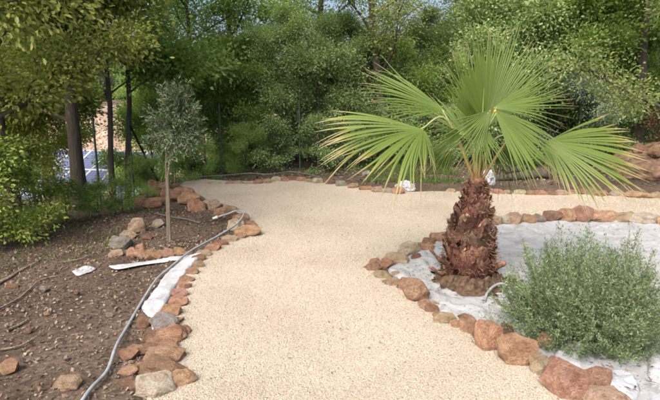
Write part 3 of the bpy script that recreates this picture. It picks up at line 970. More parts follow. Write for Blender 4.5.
        t = Tubes(); pts = spline([st, md, hub_l+f*.03], 14); t.add(pts, [.015-.008*i/14 for i in range(15)], 7)
        me = t.mesh('petiole')
        at = me.attributes.new('along', 'FLOAT', 'POINT')
        vals = [i/14 for i in range(15) for _ in range(7)]+[0, 1]
        at.data.foreach_set('value', np.array(vals, np.float32))
        link('petiole', me, M['petiole'], fr)
        bm = bmesh.new(); bmesh.ops.create_icosphere(bm, subdivisions=2, radius=1 if seed == 3 else .45)
        for v in bm.verts: v.co = Vector((v.co.x*.012, v.co.y*.010, v.co.z*.012))
        link('hastula', bm_mesh('hastula', bm, True), M['hastula'], fr, hub_l+f*.012)
        V, F, T = [], [], []
        ns = 13
        da = (A1-A0)/nseg
        for k in range(nseg):
            a = A0+(k+.5)*da
            q = abs(a)/A
            Ls = L*(1-(1-back)*q**2)*r.uniform(.93, 1.05)
            spl = split*(1-.15*q)*r.uniform(.9, 1.08)
            a1 = r.gauss(0, .06); curl = r.gauss(0, .12); dr = droop*r.uniform(.5, 1.7)
            for i in range(ns+1):
                t_ = i/ns
                rad_ = .02+(Ls-.02)*t_
                w = rad_*math.tan(da/2)*1.02
                if t_ > spl:
                    w0 = (.02+(Ls-.02)*spl)*math.tan(da/2)*1.02
                    w = w0*(1-((t_-spl)/(1-spl))**.9)*.92+.0006
                ang = a+a1*max(0, t_-spl)*2
                d = f*math.cos(ang)+s*math.sin(ang)
                side = -f*math.sin(ang)+s*math.cos(ang)
                c = hub_l+d*rad_+nrm*(fold*abs(math.sin(ang))*rad_+curl*max(0, t_-spl)**2*L)
                c = c+Vector((0, 0, -1))*(dr*(t_**2.2)*Ls*(.55+.45*q)+sag*t_*Ls)
                # keep the length about right when drooping
                rid = nrm*w*1.0
                V += [c-side*w, c+rid, c+side*w]
                T += [t_, t_*.97, t_]
            base = k*(ns+1)*3
            for i in range(ns):
                for j in range(2):
                    a0 = base+i*3+j
                    F.append((a0, a0+1, a0+4, a0+3))
        me = np_mesh('blade', [tuple(v) for v in V], F, False, {'along': T})
        link('blade', me, M[mat], fr)
        return fr
    y0 = b.y
    # tall upright fan
    frond(Y(486, 126, y0+.08), (.24, .16, 1), (1, .2, -.24), (-58, 50), .90, .08, .25, seed=1, nseg=60, split=.60)
    frond(Y(478, 130, y0+.20), (-.10, .30, 1), (1, .4, .1), (-46, 30), .82, .10, .2, seed=11, nseg=36, split=.48)
    # blade pointing right from the hub that faces the viewer
    frond(Y(493, 108, y0-.12), (.90, .05, .22), (.2, -.5, -.85), (-24, 30), .66, .10, .15, seed=2, nseg=20, split=.4, mid=Y(482, 142, y0-.10))
    # fan hanging in front to the right
    frond(Y(494, 110, y0-.16), (.52, -.25, -.62), (.7, .2, .62), (-22, 34), .66, .10, .15, seed=3, nseg=26, split=.64, mid=Y(484, 138, y0-.12))
    # strands hanging in front to the left
    frond(Y(491, 110, y0-.14), (-.62, -.25, -.45), (-.5, .1, .8), (-38, 22), .56, .10, .15, seed=13, nseg=15, split=.25, mid=Y(478, 140, y0-.12))
    # left, drooping, yellowing tips
    frond(Y(424, 130, y0-.05), (-.98, .05, .16), (-.05, -.90, -.43), (-20, 112), .92, .40, .05, 'palm_yellow', seed=4, nseg=46, mid=Y(447, 120, y0), split=.68, back=.26)
    # upper left
    frond(Y(445, 111, y0+.12), (-.88, .10, .46), (-.3, -.55, -.7), (-16, 44), .80, .13, .10, seed=5, nseg=28, mid=Y(458, 138, y0+.05), split=.58, back=.36)
    # right, drooping, yellowing edge
    frond(Y(546, 142, y0-.02), (.98, .05, .02), (.03, -.78, -.62), (-30, 112), .84, .24, .05, 'palm_yellow', seed=6, nseg=50, mid=Y(515, 134, y0), split=.70, back=.30)
    # strands and small leaves hiding the heart
    frond(Y(486, 122, y0-.10), (-.32, -.25, -.75), (-.8, .2, .3), (-40, 40), .44, .06, .12, seed=21, nseg=20, split=.25)
    frond(Y(480, 128, y0-.14), (.18, -.30, -.80), (.9, .1, .3), (-40, 40), .42, .06, .12, seed=22, nseg=20, split=.3)
    frond(Y(462, 132, y0-.06), (-.70, -.35, -.35), (.3, .2, -.8), (-45, 45), .42, .22, .12, seed=23, nseg=22, split=.3)
    frond(Y(508, 132, y0-.06), (.62, -.35, -.55), (.3, .2, .8), (-40, 40), .40, .22, .12, seed=24, nseg=22, split=.3)
    # lower fans behind and beside the trunk top
    frond(Y(452, 148, y0+.15), (-.65, .25, -.45), (.4, .3, -.8), 60, .46, .30, .2, seed=7, nseg=34, split=.3, mid=Y(463, 152, y0+.1))
    frond(Y(502, 148, y0+.15), (.60, .25, -.40), (.4, -.3, .8), 60, .50, .30, .2, seed=8, nseg=34, split=.35, mid=Y(488, 150, y0+.1))
    frond(Y(468, 140, y0+.25), (-.25, .6, .6), (.9, .3, .1), 50, .66, .25, .2, seed=10, nseg=36, split=.5)
    # unopened spear
    t = Tubes(); p0 = top-b; p1 = Y(484, 88, y0+.02)-b
    t.add([p0, (p0+p1)/2+Vector((.01, 0, 0)), p1], [.016, .014, .002], 7)
    me = t.mesh('spear'); at = me.attributes.new('along', 'FLOAT', 'POINT'); at.data.foreach_set('value', np.full(len(me.vertices), .5, np.float32))
    link('spear', me, M['palm'], root)
build_palm()

# ------------------------------------------------------------------ leaves in bulk
def leaf_quads(pos, direc, length, width, r, droop=0.0):
    k = len(pos)
    d = direc/np.linalg.norm(direc, axis=1)[:, None]
    rnd = r.normal(0, 1, (k, 3))
    s = np.cross(d, rnd); s /= np.linalg.norm(s, axis=1)[:, None]+1e-9
    n = np.cross(s, d)
    L = length*r.uniform(.65, 1.25, k); W = width*r.uniform(.7, 1.2, k)
    p0 = pos; mid = pos+d*(L*.45)[:, None]
    p1 = mid+s*(W*.5)[:, None]+n*(W*.18)[:, None]; p3 = mid-s*(W*.5)[:, None]+n*(W*.18)[:, None]
    p2 = pos+d*L[:, None]-n*(L*.10)[:, None]; p2[:, 2] -= droop*L
    v = np.stack([p0, p1, p2, p3], 1).reshape(-1, 3)
    return v, np.arange(k*4).reshape(-1, 4)

def leaf_hex(pos, direc, length, width, r, droop=0.0):
    k = len(pos)
    d = direc/np.linalg.norm(direc, axis=1)[:, None]
    s = np.cross(d, r.normal(0, 1, (k, 3))); s /= np.linalg.norm(s, axis=1)[:, None]+1e-9
    n = np.cross(s, d)
    L = (length*r.uniform(.55, 1.3, k))[:, None]; W = (width*r.uniform(.7, 1.2, k))[:, None]
    z = np.array([[0, 0, 1.0]])
    def at(t, w): return pos+d*L*t+s*W*w*.5+n*(abs(w)*W*.22-L*.14*t*t)-z*droop*L*t*t
    v = np.stack([at(0, 0), at(.28, .75), at(.65, 1.0), at(1, 0), at(.62, -1.0), at(.25, -.75)], 1).reshape(-1, 3)
    b = (np.arange(k)*6)[:, None, None]
    return v, (np.array([[0, 1, 2, 3], [0, 3, 4, 5]])[None]+b).reshape(-1, 4)

def grow_tree(seed, height, r0, bole, spread, leaves_per, leaf, n_limb=9, n_sub=5, n_twig=4, lean=(0, 0), clump=.22, low=False, flat=.75, wood_k=7, hexa=False):
    """tapered trunk with limbs; leaf clumps at the twigs.  Returns (wood mesh, crown mesh)"""
    r = random.Random(seed); nr = np.random.default_rng(seed)
    T = Tubes(); tips = []
    pts = []
    for i in range(9):
        t = i/8
        pts.append(Vector((lean[0]*t*height+r.gauss(0, .03)*height*.25*t, lean[1]*t*height+r.gauss(0, .03)*height*.25*t, t*height*.92-.1*(i == 0))))
    tr = spline(pts, 16)
    T.add(tr, [r0*(1.35 if i == 0 else 1.12 if i == 1 else 1)*(1-.88*(i/16)**1.1) for i in range(17)], wood_k+2)
    for l in range(n_limb):
        t = bole+(1-bole)*((l+r.random()*.8)/n_limb)**.9
        t = min(t, .97)
        k = t*16; i = min(int(k), 15); p = tr[i].lerp(tr[i+1], k-i)
        a = l*2.4+r.uniform(-.5, .5)
        shape = math.sin(math.pi*min(1, max(.12, (t-bole*.6)/(1-bole*.6)*.85+.12)))**.6
        ln = spread*shape*r.uniform(.8, 1.15)
        el = r.uniform(.05, .55)+.5*t
        if low and t < .45: el = r.uniform(-.15, .25)
        d = Vector((math.cos(a)*math.cos(el), math.sin(a)*math.cos(el), math.sin(el)))
        lp = [p]
        for s in range(5):
            d = (d+Vector((r.gauss(0, .16), r.gauss(0, .16), r.gauss(.05, .12)))).normalized()
            lp.append(lp[-1]+d*ln/5)
        lr = r0*.42*(1-.6*t)
        ls = spline(lp, 8)
        T.add(ls, [lr*(1-.85*q/8) for q in range(9)], 6, False)
        for m in range(n_sub):
            u = .3+.7*(m+r.random())/n_sub
            u = min(u, 1)
            k = u*8; i = min(int(k), 7); sp = ls[i].lerp(ls[i+1], k-i)
            sd = (d+Vector((r.gauss(0, .75), r.gauss(0, .75), r.gauss(.15, .5)))).normalized()
            sl = ln*r.uniform(.28, .5)
            e = sp+sd*sl+Vector((0, 0, r.uniform(-.05, .1)))
            mp = (sp+e)/2+Vector((r.gauss(0, .06), r.gauss(0, .06), r.gauss(0, .06)))
            ss = spline([sp, mp, e], 4)
            T.add(ss, [max(.004, lr*.35*(1-.8*q/4)) for q in range(5)], 4, False)
            for w in range(n_twig):
                u2 = r.uniform(.3, 1); q = ss[min(4, int(u2*4))]
                td = (sd+Vector((r.gauss(0, .8), r.gauss(0, .8), r.gauss(0, .6)))).normalized()
                te = q+td*r.uniform(.12, .42)*spread*.28
                T.add([q, te], [.006, .003], 3, False)
                tips.append((q, te))
    P, D = [], []
    for q, te in tips:
        k = int(leaves_per*r.uniform(.6, 1.4))
        u = nr.random((k, 1))**.6
        q_, te_ = np.array(q), np.array(te)
        c = q_+(te_-q_)*u*1.1
        off = nr.normal(0, 1, (k, 3))*[1, 1, flat]*clump
        P.append(c+off); D.append(off*.9/clump+nr.normal(0, .6, (k, 3))+(te_-q_)/np.linalg.norm(te_-q_)*.5+[0, 0, .1])
    P = np.concatenate(P); D = np.concatenate(D)
    v, f = (leaf_hex if hexa else leaf_quads)(P, D, leaf[0], leaf[1], nr, .15)
    return T.mesh('trunk'), np_mesh('crown', v, f)

VAR = {
    'oak_a': grow_tree(1, 7.5, .14, .22, 2.3, 180, (.085, .050), lean=(.03, .0), n_limb=11, clump=.20),
    'oak_b': grow_tree(2, 8.0, .16, .15, 2.5, 180, (.085, .055), lean=(-.04, .02), n_limb=12, clump=.21, low=True),
    'holm_a': grow_tree(3, 6.5, .13, .05, 2.2, 200, (.080, .042), n_limb=13, low=True, clump=.20),
    'holm_b': grow_tree(4, 7.0, .15, .06, 2.4, 200, (.085, .045), n_limb=13, low=True, clump=.22, lean=(.05, 0)),
    'bole_a': grow_tree(5, 8.0, .115, .17, 2.2, 140, (.095, .055), n_limb=10, lean=(-.03, .02), clump=.22),
    'bole_b': grow_tree(6, 7.5, .052, .19, 1.6, 150, (.090, .050), n_limb=8, lean=(.07, .03), clump=.20),
    'airy': grow_tree(7, 8.0, .13, .16, 2.6, 125, (.066, .036), hexa=True, n_limb=12, lean=(.10, 0), clump=.24),
    'under_a': grow_tree(31, 4.2, .06, .06, 1.5, 120, (.085, .050), n_limb=12, low=True, clump=.19),
    'under_b': grow_tree(32, 3.6, .05, .05, 1.5, 120, (.075, .042), n_limb=12, low=True, clump=.18, lean=(.05, 0)),
    'shrub': grow_tree(8, 1.5, .03, .04, .75, 60, (.055, .032), n_limb=9, n_sub=4, n_twig=3, low=True, clump=.10, wood_k=4),
    'shrub_fine': grow_tree(9, 1.4, .025, .04, .8, 110, (.038, .016), n_limb=10, n_sub=4, n_twig=3, low=True, clump=.09, wood_k=4),
}
for k, (w, c) in VAR.items():
    w.materials.append(M['bark']); c.materials.append(M['oak_leaf'])

def tree(var, px, y, scale, rot, leafm, label, cat='tree', group=None, bark='bark', name='tree', zs=1.0, x=None):
    xx = (px-330)/FPX*(y*CP+1.6*SP) if x is None else x
    t = thing(name, label, cat, (xx, y, H(xx, y)-.03), (0, 0, rot), (scale, scale, scale*zs), group)
    w, c = VAR[var]
    link('trunk' if cat == 'tree' else 'stem', w, M[bark], t); link('crown' if cat == 'tree' else 'foliage', c, M[leafm], t)
    return t

# trees one can single out
tree('bole_a', 80, 8.2, 1.0, 2.2, 'near_leaf', 'thick dark leaning oak trunk rising before the solar panels', name='oak_tree')
tree('bole_b', 111, 9.2, 1.05, 1.0, 'oak_bright', 'slim upright tree with bare stem crossing the solar panels', name='oak_tree')
tree('bole_b', 126, 9.8, 1.1, 0.3, 'oak_bright', 'slim tree leaning right beside the green fence post', name='oak_tree')
tree('bole_b', 60, 10.5, .95, 3.4, 'near_leaf', 'thin dark tree behind the thick leaning oak', name='oak_tree')
tree('oak_a', 190, 13.0, .85, .6, 'oak_bright', 'bright green oak standing behind the young olive tree', name='oak_tree')
tree('airy', 238, 13.5, .95, 2.0, 'oak_bright', 'leafy oak left of the dark thicket beyond the path', name='oak_tree')
tree('holm_a', 285, 12.0, .52, 4.0, 'holm_leaf', 'dark evergreen oak at the far end of the path', name='holm_oak')
tree('holm_b', 340, 12.8, .50, 1.2, 'holm_leaf', 'dark evergreen oak behind the left palm frond', name='holm_oak')
tree('airy', 385, 12.2, .95, 2.6, 'pale_leaf', 'pale loose oak above the upper left palm frond', name='oak_tree')
tree('holm_a', 425, 13.6, .56, 5.2, 'holm_leaf', 'dark evergreen oak straight behind the palm crown', name='holm_oak')
tree('airy', 475, 15.0, 1.0, 3.7, 'pale_leaf', 'pale green oak over the top of the palm', name='oak_tree')
tree('oak_a', 545, 13.2, 1.0, 5.0, 'oak_leaf', 'mid green oak behind the grey shrub right of the palm', name='oak_tree')
tree('holm_b', 600, 13.5, .9, 2.9, 'holm_leaf', 'dark evergreen oak left of the right hand trunk', name='holm_oak')
tree('bole_a', 634, 11.6, 1.0, .4, 'oak_leaf', 'tree with stout dark trunk past the right palm frond', name='oak_tree')
tree('airy', 690, 8.6, .85, 3.2, 'pale_leaf', 'loose pale tree reaching in over the upper right corner', name='oak_tree')
tree('holm_b', 660, 14.2, .9, .2, 'holm_leaf', 'dark evergreen oak at the right border above the earth mound', name='holm_oak')
tree('airy', 310, 16.0, 1.1, 5.5, 'oak_leaf', 'tall thin-leaved tree with sky gaps behind the dark thicket', name='oak_tree')
# understorey
for px, y, v_, s_, m_, lab in [
        (152, 12.0, 'under_a', .60, 'oak_bright', 'young oak thicket between the leaning slim tree and the olive crown'),
        (170, 15.5, 'under_a', .85, 'oak_bright', 'bright young oak deeper in the wood just left of the olive crown'),
        (222, 15.0, 'under_b', .95, 'oak_bright', 'bright young oak deeper in the wood right of the olive crown'),
        (268, 15.0, 'under_a', .85, 'oak_bright', 'bright young oak deep behind the fence at the path end'),
        (34, 9.0, 'under_b', .66, 'near_leaf', 'yellowish small oak hanging before the left end of the solar panels'),
        (205, 11.6, 'under_b', .66, 'oak_bright', 'small bright oak right of the olive crown by the fence post'),
        (240, 11.8, 'under_a', .66, 'oak_leaf', 'small oak with branches behind the fence at the path end'),
        (315, 11.6, 'under_b', .72, 'holm_leaf', 'dark small oak over the far stones left of the palm'),
        (368, 12.6, 'under_a', .70, 'holm_leaf', 'dark small oak behind the left palm frond hub'),
        (408, 13.0, 'under_b', .78, 'oak_leaf', 'small oak behind the crumpled plastic and grass patch'),
        (505, 12.6, 'under_b', 1.05, 'holm_leaf', 'dark small oak behind the cut logs'),
        (548, 12.8, 'under_a', .95, 'holm_leaf', 'dark small oak left of the blue-grey shrub'),
        (608, 12.4, 'under_a', .90, 'oak_leaf', 'small oak between the blue-grey shrub and the stout right trunk')]:
    tree(v_, px, y, s_, px*.7, m_, lab, name='small_oak')
# the wood behind: nothing tells these apart
deep = [(-30, 17, 'oak_b'), (40, 20, 'oak_a'), (515, 19, 'oak_a'), (575, 18, 'oak_b'),
        (630, 19, 'oak_a'), (690, 18, 'holm_b'), (495, 28, 'holm_b'), (560, 27, 'oak_b'), (650, 26, 'holm_a'), (745, 16, 'oak_b'), (-110, 14, 'oak_a')]
for i, (px, y, v_) in enumerate(deep):
    s = random.uniform(.95, 1.2) * (1 if y < 23 else 1.25)
    tree(v_, px, y, s, random.uniform(0, 6.28), random.choice(['oak_leaf', 'holm_leaf', 'oak_bright', 'oak_leaf']), 'green tree deep in the wood behind the nearer oaks', group='trees deep in the wood', name='woodland_tree')
for i, (px, y, v_) in enumerate([(20, 38, 'oak_b'), (80, 40, 'holm_b'), (140, 38, 'oak_a'), (190, 41, 'holm_a')]):
    tree(v_, px, y, 0.9, random.uniform(0, 6.28), 'oak_leaf', 'distant green tree beyond the bare earth bank', group='trees beyond the earth bank', name='woodland_tree')

for i, (px, y, v_) in enumerate([(215, 27, 'holm_b'), (262, 30, 'oak_b'), (310, 28, 'holm_a'), (355, 31, 'oak_b'), (400, 29, 'holm_b'), (445, 32, 'oak_a')]):
    tree(v_, px, y, .8, random.uniform(0, 6.28), 'oak_leaf', 'lower green tree far back in the wood below the sky gaps', group='low trees far back', name='woodland_tree')
# near foliage on the left
VAR['overhang'] = grow_tree(21, 5.2, .13, .20, 2.4, 230, (.064, .036), hexa=True, n_limb=12, n_sub=5, n_twig=4, clump=.17, lean=(.10, .02))
VAR['overhang'][0].materials.append(M['bark']); VAR['overhang'][1].materials.append(M['near_leaf'])
tree('overhang', 0, 5.6, 1.0, 0.4, 'near_leaf', 'near oak with yellowish leaves filling the upper left corner', name='oak_tree', x=-4.6)
tree('overhang', 0, 7.4, .95, 2.4, 'near_leaf', 'yellowish oak behind the near corner oak, over the thick trunk', name='oak_tree', x=-4.7)
VAR['yshrub'] = grow_tree(22, 1.35, .03, .05, .75, 52, (.060, .030), hexa=True, n_limb=10, n_sub=4, n_twig=3, clump=.10, low=True, wood_k=4)
VAR['yshrub'][0].materials.append(M['bark']); VAR['yshrub'][1].materials.append(M['yellow_leaf'])
tree('yshrub', 16, 6.3, .80, .0, 'yellow_leaf', 'yellow-green leafy sapling at the left border of the soil', 'shrub', name='shrub')
tree('yshrub', -18, 5.6, .85, 2.0, 'yellow_leaf', 'yellow-green sapling cut by the left picture border', 'shrub', name='shrub')

shr = [('shrub', 98, 7.2, .34, 'oak_leaf', 'low green bush at the foot of the thick leaning oak'),
       ('shrub', 122, 7.4, .34, 'oak_bright', 'low green bush under the leaning slim tree'),
       ('shrub', 66, 7.0, .40, 'oak_leaf', 'low ivy-like bush against the left side of the thick oak'),
       ('shrub_fine', 147, 8.6, .45, 'oak_bright', 'green bush behind the heaped stones of the olive bed'),
       ('shrub_fine', 176, 9.4, .42, 'oak_bright', 'low pale green bush behind the olive stem'),
       ('shrub_fine', 203, 10.0, .5, 'oak_bright', 'low green bush left of the tall green fence post'),
       ('shrub_fine', 245, 10.6, .65, 'oak_leaf', 'low bush behind the fence right of the green post'),
       ('shrub', 275, 10.8, .70, 'holm_leaf', 'dark low bush behind the far stones at the path end'),
       ('shrub', 318, 10.8, .75, 'holm_leaf', 'dark rounded bush below the left palm frond tips'),
       ('shrub', 345, 11.2, .70, 'holm_leaf', 'dark bush beside the grey rock in the litter'),
       ('shrub', 395, 12.2, .9, 'holm_leaf', 'dark bush behind the grass patch'),
       ('shrub_fine', 575, 11.6, 1.25, 'grey_leaf', 'round blue-grey shrub right of the tall palm fan'),
       ('shrub', 520, 11.8, .9, 'holm_leaf', 'dark bush behind the cut logs'),
       ('shrub', 612, 11.4, .85, 'holm_leaf', 'dark bush left of the stout right trunk'),
       ('shrub', 652, 12.6, 1.1, 'holm_leaf', 'dark bush behind the earth mound at the right border'),
       ('shrub', 655, 11.0, .8, 'dry_leaf', 'withered brown bush above the earth mound at the right border'),
       ('shrub', 455, 12.0, .8, 'holm_leaf', 'dark bush directly behind the palm trunk')]
for i, (v_, px, y, s, m_, lab) in enumerate(shr):
    tree(v_, px, y, s*1.0, i*1.3, m_, lab, 'shrub', name='shrub')

# ------------------------------------------------------------------ young olive standard
def build_olive():
    b = G(170, 240)
    root = thing('olive_tree', 'young grey-green olive tree on a thin stem in the stone-ringed bed', 'tree', tuple(b))
    cz = Y(177, 130, b.y).z-b.z
    cx = Y(177, 130, b.y).x-b.x
    T = Tubes()
    T.add(spline([(0, 0, -.05), (.012, 0, cz*.3), (.035, 0, cz*.65), (cx, 0, cz)], 14), [.019-.008*i/14 for i in range(15)], 8)
    r = random.Random(5); nr = np.random.default_rng(5)
    P, D = [], []
    for i in range(110):
        a = r.uniform(0, 6.283); el = r.uniform(-.7, 1.5)
        d = Vector((math.cos(a)*math.cos(el), math.sin(a)*math.cos(el), math.sin(el)))
        L = r.uniform(.75, 1.1)
        st = Vector((cx, 0, cz-.10+r.uniform(-.08, .12)))
        L *= 1+.25*noise.noise(d*1.6)
        e = st+Vector((d.x*.33*L, d.y*.33*L, d.z*.50*L+.06))
        m = (st+e)/2+Vector((0, 0, .05))
        pts = spline([st, m, e], 8)
        T.add(pts, [.0045-.0035*q/8 for q in range(9)], 4, False)
        for q in range(2, 9):
            k = 8
            P.append(np.array(pts[q])+nr.normal(0, .022, (k, 3))); D.append(np.array(pts[q]-pts[q-1])/np.linalg.norm(pts[q]-pts[q-1])*.8+nr.normal(0, .7, (k, 3)))
    v, f = leaf_quads(np.concatenate(P), np.concatenate(D), .052, .012, nr)
    link('trunk', T.mesh('trunk'), M['bark_grey'], root)
    link('crown', np_mesh('crown', v, f), M['olive_leaf'], root)
    c = thing('support_cane', 'thin bamboo cane tied beside the young olive stem', 'cane', tuple(b+Vector((-.034, .01, 0))))
    T = Tubes(); T.add([(0, 0, -.05), (.03, 0, cz*.5), (.055, 0, cz*.93)], [.008, .0075, .006], 8)
    link('cane', T.mesh('cane'), M['cane'], c)
build_olive()

# ------------------------------------------------------------------ round bush in the fabric bed
def build_bush():
    b = bush_base.copy()
    root = thing('bush', 'round feathery grey-green bush growing through the white fabric', 'bush', tuple(b))
    r = random.Random(9); nr = np.random.default_rng(9)
    T = Tubes(); P, D = [], []
    for i in range(620):
        a = r.uniform(0, 6.283)
        el = math.asin(r.uniform(.02, 1))*.98
        k = r.uniform(.72, 1.10) if r.random() < .85 else r.uniform(1.08, 1.24)
        k *= 1+.10*noise.noise((math.cos(a)*2, math.sin(a)*2, el*2))
        e = Vector((math.cos(a)*math.cos(el)*.535*k, math.sin(a)*math.cos(el)*.48*k, .06+math.sin(el)*.575*k))
        st = Vector((math.cos(a)*.05*r.random(), math.sin(a)*.05*r.random(), .0))
        m = st.lerp(e, .55)+Vector((math.cos(a)*.05, math.sin(a)*.05, -.04+r.gauss(0, .02)))
        pts = spline([st, m, e], 10)
        T.add(pts, [.0042-.0034*q/10 for q in range(11)], 3, False)
        for q in range(3, 11):
            kk = 13 if q < 9 else 17
            dd = (pts[q]-pts[q-1]).normalized()
            c = np.array(pts[q])+np.array(dd)*nr.uniform(-.03, .03, (kk, 1))+nr.normal(0, .016 if q < 9 else .008, (kk, 3))
            P.append(c); D.append(np.array(dd)*.75+nr.normal(0, .55, (kk, 3)))
        # side sprigs
        for s in range(4):
            q = r.randint(4, 9)
            sd = ((pts[q]-pts[q-1]).normalized()+Vector((r.gauss(0, .6), r.gauss(0, .6), r.gauss(.2, .4)))).normalized()
            e2 = pts[q]+sd*r.uniform(.05, .12)
            T.add([pts[q], e2], [.0018, .0008], 3, False)
            kk = 15
            u = nr.random((kk, 1))
            P.append(np.array(pts[q])+np.array(e2-pts[q])*u+nr.normal(0, .006, (kk, 3))); D.append(np.array(sd)*.8+nr.normal(0, .6, (kk, 3)))
    P = np.concatenate(P); D = np.concatenate(D)
    ok = P[:, 2] > .012
    v, f = leaf_quads(P[ok], D[ok], .0195, .0058, nr)
    link('stems', T.mesh('stems'), M['green_stem'], root)
    link('foliage', np_mesh('foliage', v, f), M['rosemary'], root)
build_bush()

# ------------------------------------------------------------------ solar panels on the lower terrace
def build_solar():
    O = Y(91, 192, 22)
    u = Vector((.98, -.2, 0)).normalized()
    vh = Vector((.2, .98, 0)).normalized()
    t = math.radians(25)
    v = vh*math.cos(t)+Vector((0, 0, 1))*math.sin(t)
    n = u.cross(v)
    rot = Matrix((u, v, n)).transposed().to_euler()
    root = thing('solar_array', 'rows of blue solar panels with white frames seen between the left trunks', 'solar panels', tuple(O), rot)
    bm = bmesh.new(); bmesh.ops.create_cube(bm, size=1)
    for q in bm.verts: q.co = Vector((q.co.x*.98, q.co.y*1.66, q.co.z*.03))
    pm = bm_mesh('panel', bm)
    bm = bmesh.new()
    for (cx, cy, sx, sy) in ((0, .835, 1.02, .055), (0, -.835, 1.02, .055), (.49, 0, .05, 1.62), (-.49, 0, .05, 1.62)):
        r = bmesh.ops.create_cube(bm, size=1)
        for q in r['verts']: q.co = Vector((q.co.x*sx+cx, q.co.y*sy+cy, q.co.z*.05+.003))
    fm = bm_mesh('frame', bm)
    for i in range(-5, 3):
        for j in range(-1, 2):
            p = link('panel', pm, M['cells'], root, ((i+.5)*1.04, (j+.5)*1.72, 0))
            link('frame', fm, M['frame_white'], p)
    T = Tubes()
    inv = Matrix((u, v, n))
    down = inv @ Vector((0, 0, -1))
    for i in range(-5, 4, 2):
        for yy in (-1.5, 3.2):
            p = Vector((i*1.04, yy, -.04)); wz = (O+u*p.x+v*p.y).z
            L = max(.2, wz-(H((O+u*p.x+v*p.y).x, (O+u*p.x+v*p.y).y))+.1)
            T.add([p, p+down*L], [.03, .03], 6)
    link('rack', T.mesh('rack'), M['steel'], root)
build_solar()

# ------------------------------------------------------------------ green wire fence
def build_fence():
    px = [(100, 8.0), (134, 8.6), (222, 10.3), (300, 10.9), (372, 12.6)]
    pts = []
    for p, y in px:
        x = (p-330)/FPX*(y*CP+1.6*SP); pts.append(Vector((x, y, H(x, y))))
    root = thing('wire_fence', 'green wire mesh fence on thin green posts behind the path end', 'fence', tuple(pts[0]))
    for p in pts:
        T = Tubes(); T.add([p-pts[0]+Vector((0, 0, -.1)), p-pts[0]+Vector((0, 0, 1.5))], [.018, .018], 8)
        link('post', T.mesh('post'), M['fence_green'], root)
    a = pts[1]-pts[0]
    T = Tubes(); T.add([a+Vector((.02, 0, 1.25)), a+Vector((.42, .30, 0.0))], [.02, .02], 8)
    link('brace', T.mesh('brace'), M['fence_green'], root)
    T = Tubes()
    for p, q in zip(pts, pts[1:]):
        p, q = p-pts[0], q-pts[0]
        for k in range(13):
            z = Vector((0, 0, .08+k*.115)); T.add([p+z, q+z], [.0013]*2, 3, False)
        n = int((q-p).length/.12)
        for k in range(n):
            c = p.lerp(q, k/n); T.add([c+Vector((0, 0, .05)), c+Vector((0, 0, 1.48))], [.0013]*2, 3, False)
    link('wire_mesh', T.mesh('wire_mesh'), M['fence_green'], root)
build_fence()

# ------------------------------------------------------------------ crumpled plastic, logs, mound, grass
def crumple(px, py, w, h, d, seed, label):
    p = G(px, py)
    bm = bmesh.new(); bmesh.ops.create_icosphere(bm, subdivisions=4, radius=1)
    for q in bm.verts:
        c = q.co.copy()
        n1 = 1-abs(noise.noise(c*2.2+Vector((seed, 0, 0))))*1.6
        n2 = 1-abs(noise.noise(c*5+Vector((0, seed, 0))))*1.5
        q.co = c*(.62+.3*n1+.16*n2)
        q.co = Vector((q.co.x*w/2, q.co.y*d/2, max(-.02, q.co.z*h*.8+h*.15)))
    link('plastic_sheet', bm_mesh('plastic_sheet', bm, True, 25), M['fabric_bright'], None, (p.x, p.y, p.z), label=label, cat='plastic sheet')
crumple(405, 191, .36, .20, .30, 2, 'crumpled white plastic sheet heaped at the end of the far stones')
crumple(487, 184, .30, .30, .25, 6, 'crumpled white plastic sheet seen behind the top of the palm trunk')

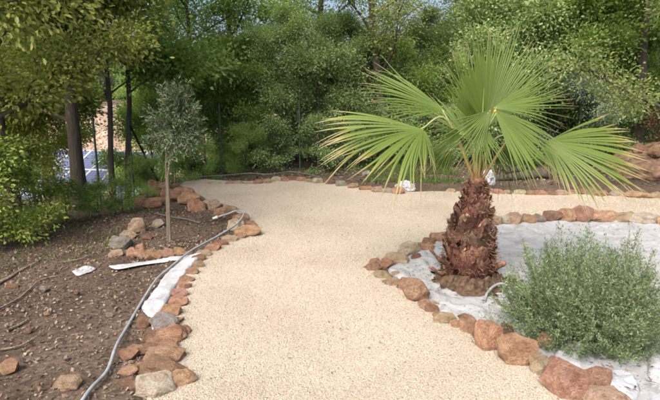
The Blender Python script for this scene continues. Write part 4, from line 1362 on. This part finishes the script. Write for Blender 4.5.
for i, (px, py, y, L, yaw, r, lab) in enumerate([(508, 172, 9.6, .9, .25, .07, 'dark cut log under the palm fronds, right of the trunk'), (528, 170, 9.9, .8, -.3, .08, 'brown cut log lying behind the right palm fronds'), (515, 163, 9.8, .7, .6, .06, 'short log resting on top of the two others')]):
    p = Y(px, py, y); zz = H(p.x, y)+r*.9+(.12 if i == 2 else 0)
    T = Tubes(); d = Vector((math.cos(yaw), math.sin(yaw), .06))
    pts = [d*(L*(k/6-.5)) for k in range(7)]
    T.add(pts, [r*(1+.08*math.sin(k*1.7+i)) for k in range(7)], 10)
    link('log', T.mesh('log'), M['bark'], None, (p.x, y, zz), label=lab, cat='log')

M['mound'] = plain('mound', (.15, .098, .068), .95, .1, 0, .6, 9)
def build_mound():
    c = Y(668, 172, 10.2); zz = H(c.x, 10.2)
    bm = bmesh.new(); bmesh.ops.create_icosphere(bm, subdivisions=5, radius=1)
    for q in bm.verts:
        k = 1+.25*noise.noise(q.co*2)+.12*noise.noise(q.co*6)
        q.co = Vector((q.co.x*1.1*k, q.co.y*.9*k, max(-.05, q.co.z*.62*k)))
    link('earth_mound', bm_mesh('earth_mound', bm, True), M['mound'], None, (c.x, 10.4, zz), kind='structure')
    for k in range(14):
        a = random.uniform(2.2, 5.6); rr_ = random.uniform(.4, 1.0)
        s = random.uniform(.07, .17)
        o = link('rubble_stone', rr.choice(ROCKS), M['rock'], None, (c.x+math.cos(a)*rr_, 10.4+math.sin(a)*rr_*.9, zz+.62*math.sqrt(max(.03, 1-rr_**2))), (random.uniform(0, 1), 0, random.uniform(0, 6)), (s, s*.8, s*.7), label='orange stone on the earth mound at the right border', cat='stone', group='stones on the earth mound')
        o.color = tone_col(rr.choice('orotb'))
build_mound()

def build_grass():
    P, D = [], []
    r = np.random.default_rng(33)
    def patch(x0, x1, y0, y1, n, hgt):
        for _ in range(n):
            x, y = random.uniform(x0, x1), random.uniform(y0, y1)
            if noise.noise((x*1.1, y*1.1, 8)) < -.12: continue
            P.append((x, y, H(x, y)+rough(x, y)-.005)); D.append((random.gauss(0, .45), random.gauss(0, .45), 1))
    patch(.7, 2.6, 9.3, 12.5, 9000, .1)
    patch(2.6, 6.5, 9.8, 13.0, 1800, .1)
    patch(-3.0, .6, 10.0, 12.0, 1500, .1)
    patch(-4.6, -2.4, 4.8, 7.4, 700, .1)
    v, f = leaf_quads(np.array(P), np.array(D), .09, .010, r, .2)
    link('grass', np_mesh('grass', v, f), M['grass'], label='short green grass growing in patches under the trees', cat='grass', kind='stuff')
build_grass()
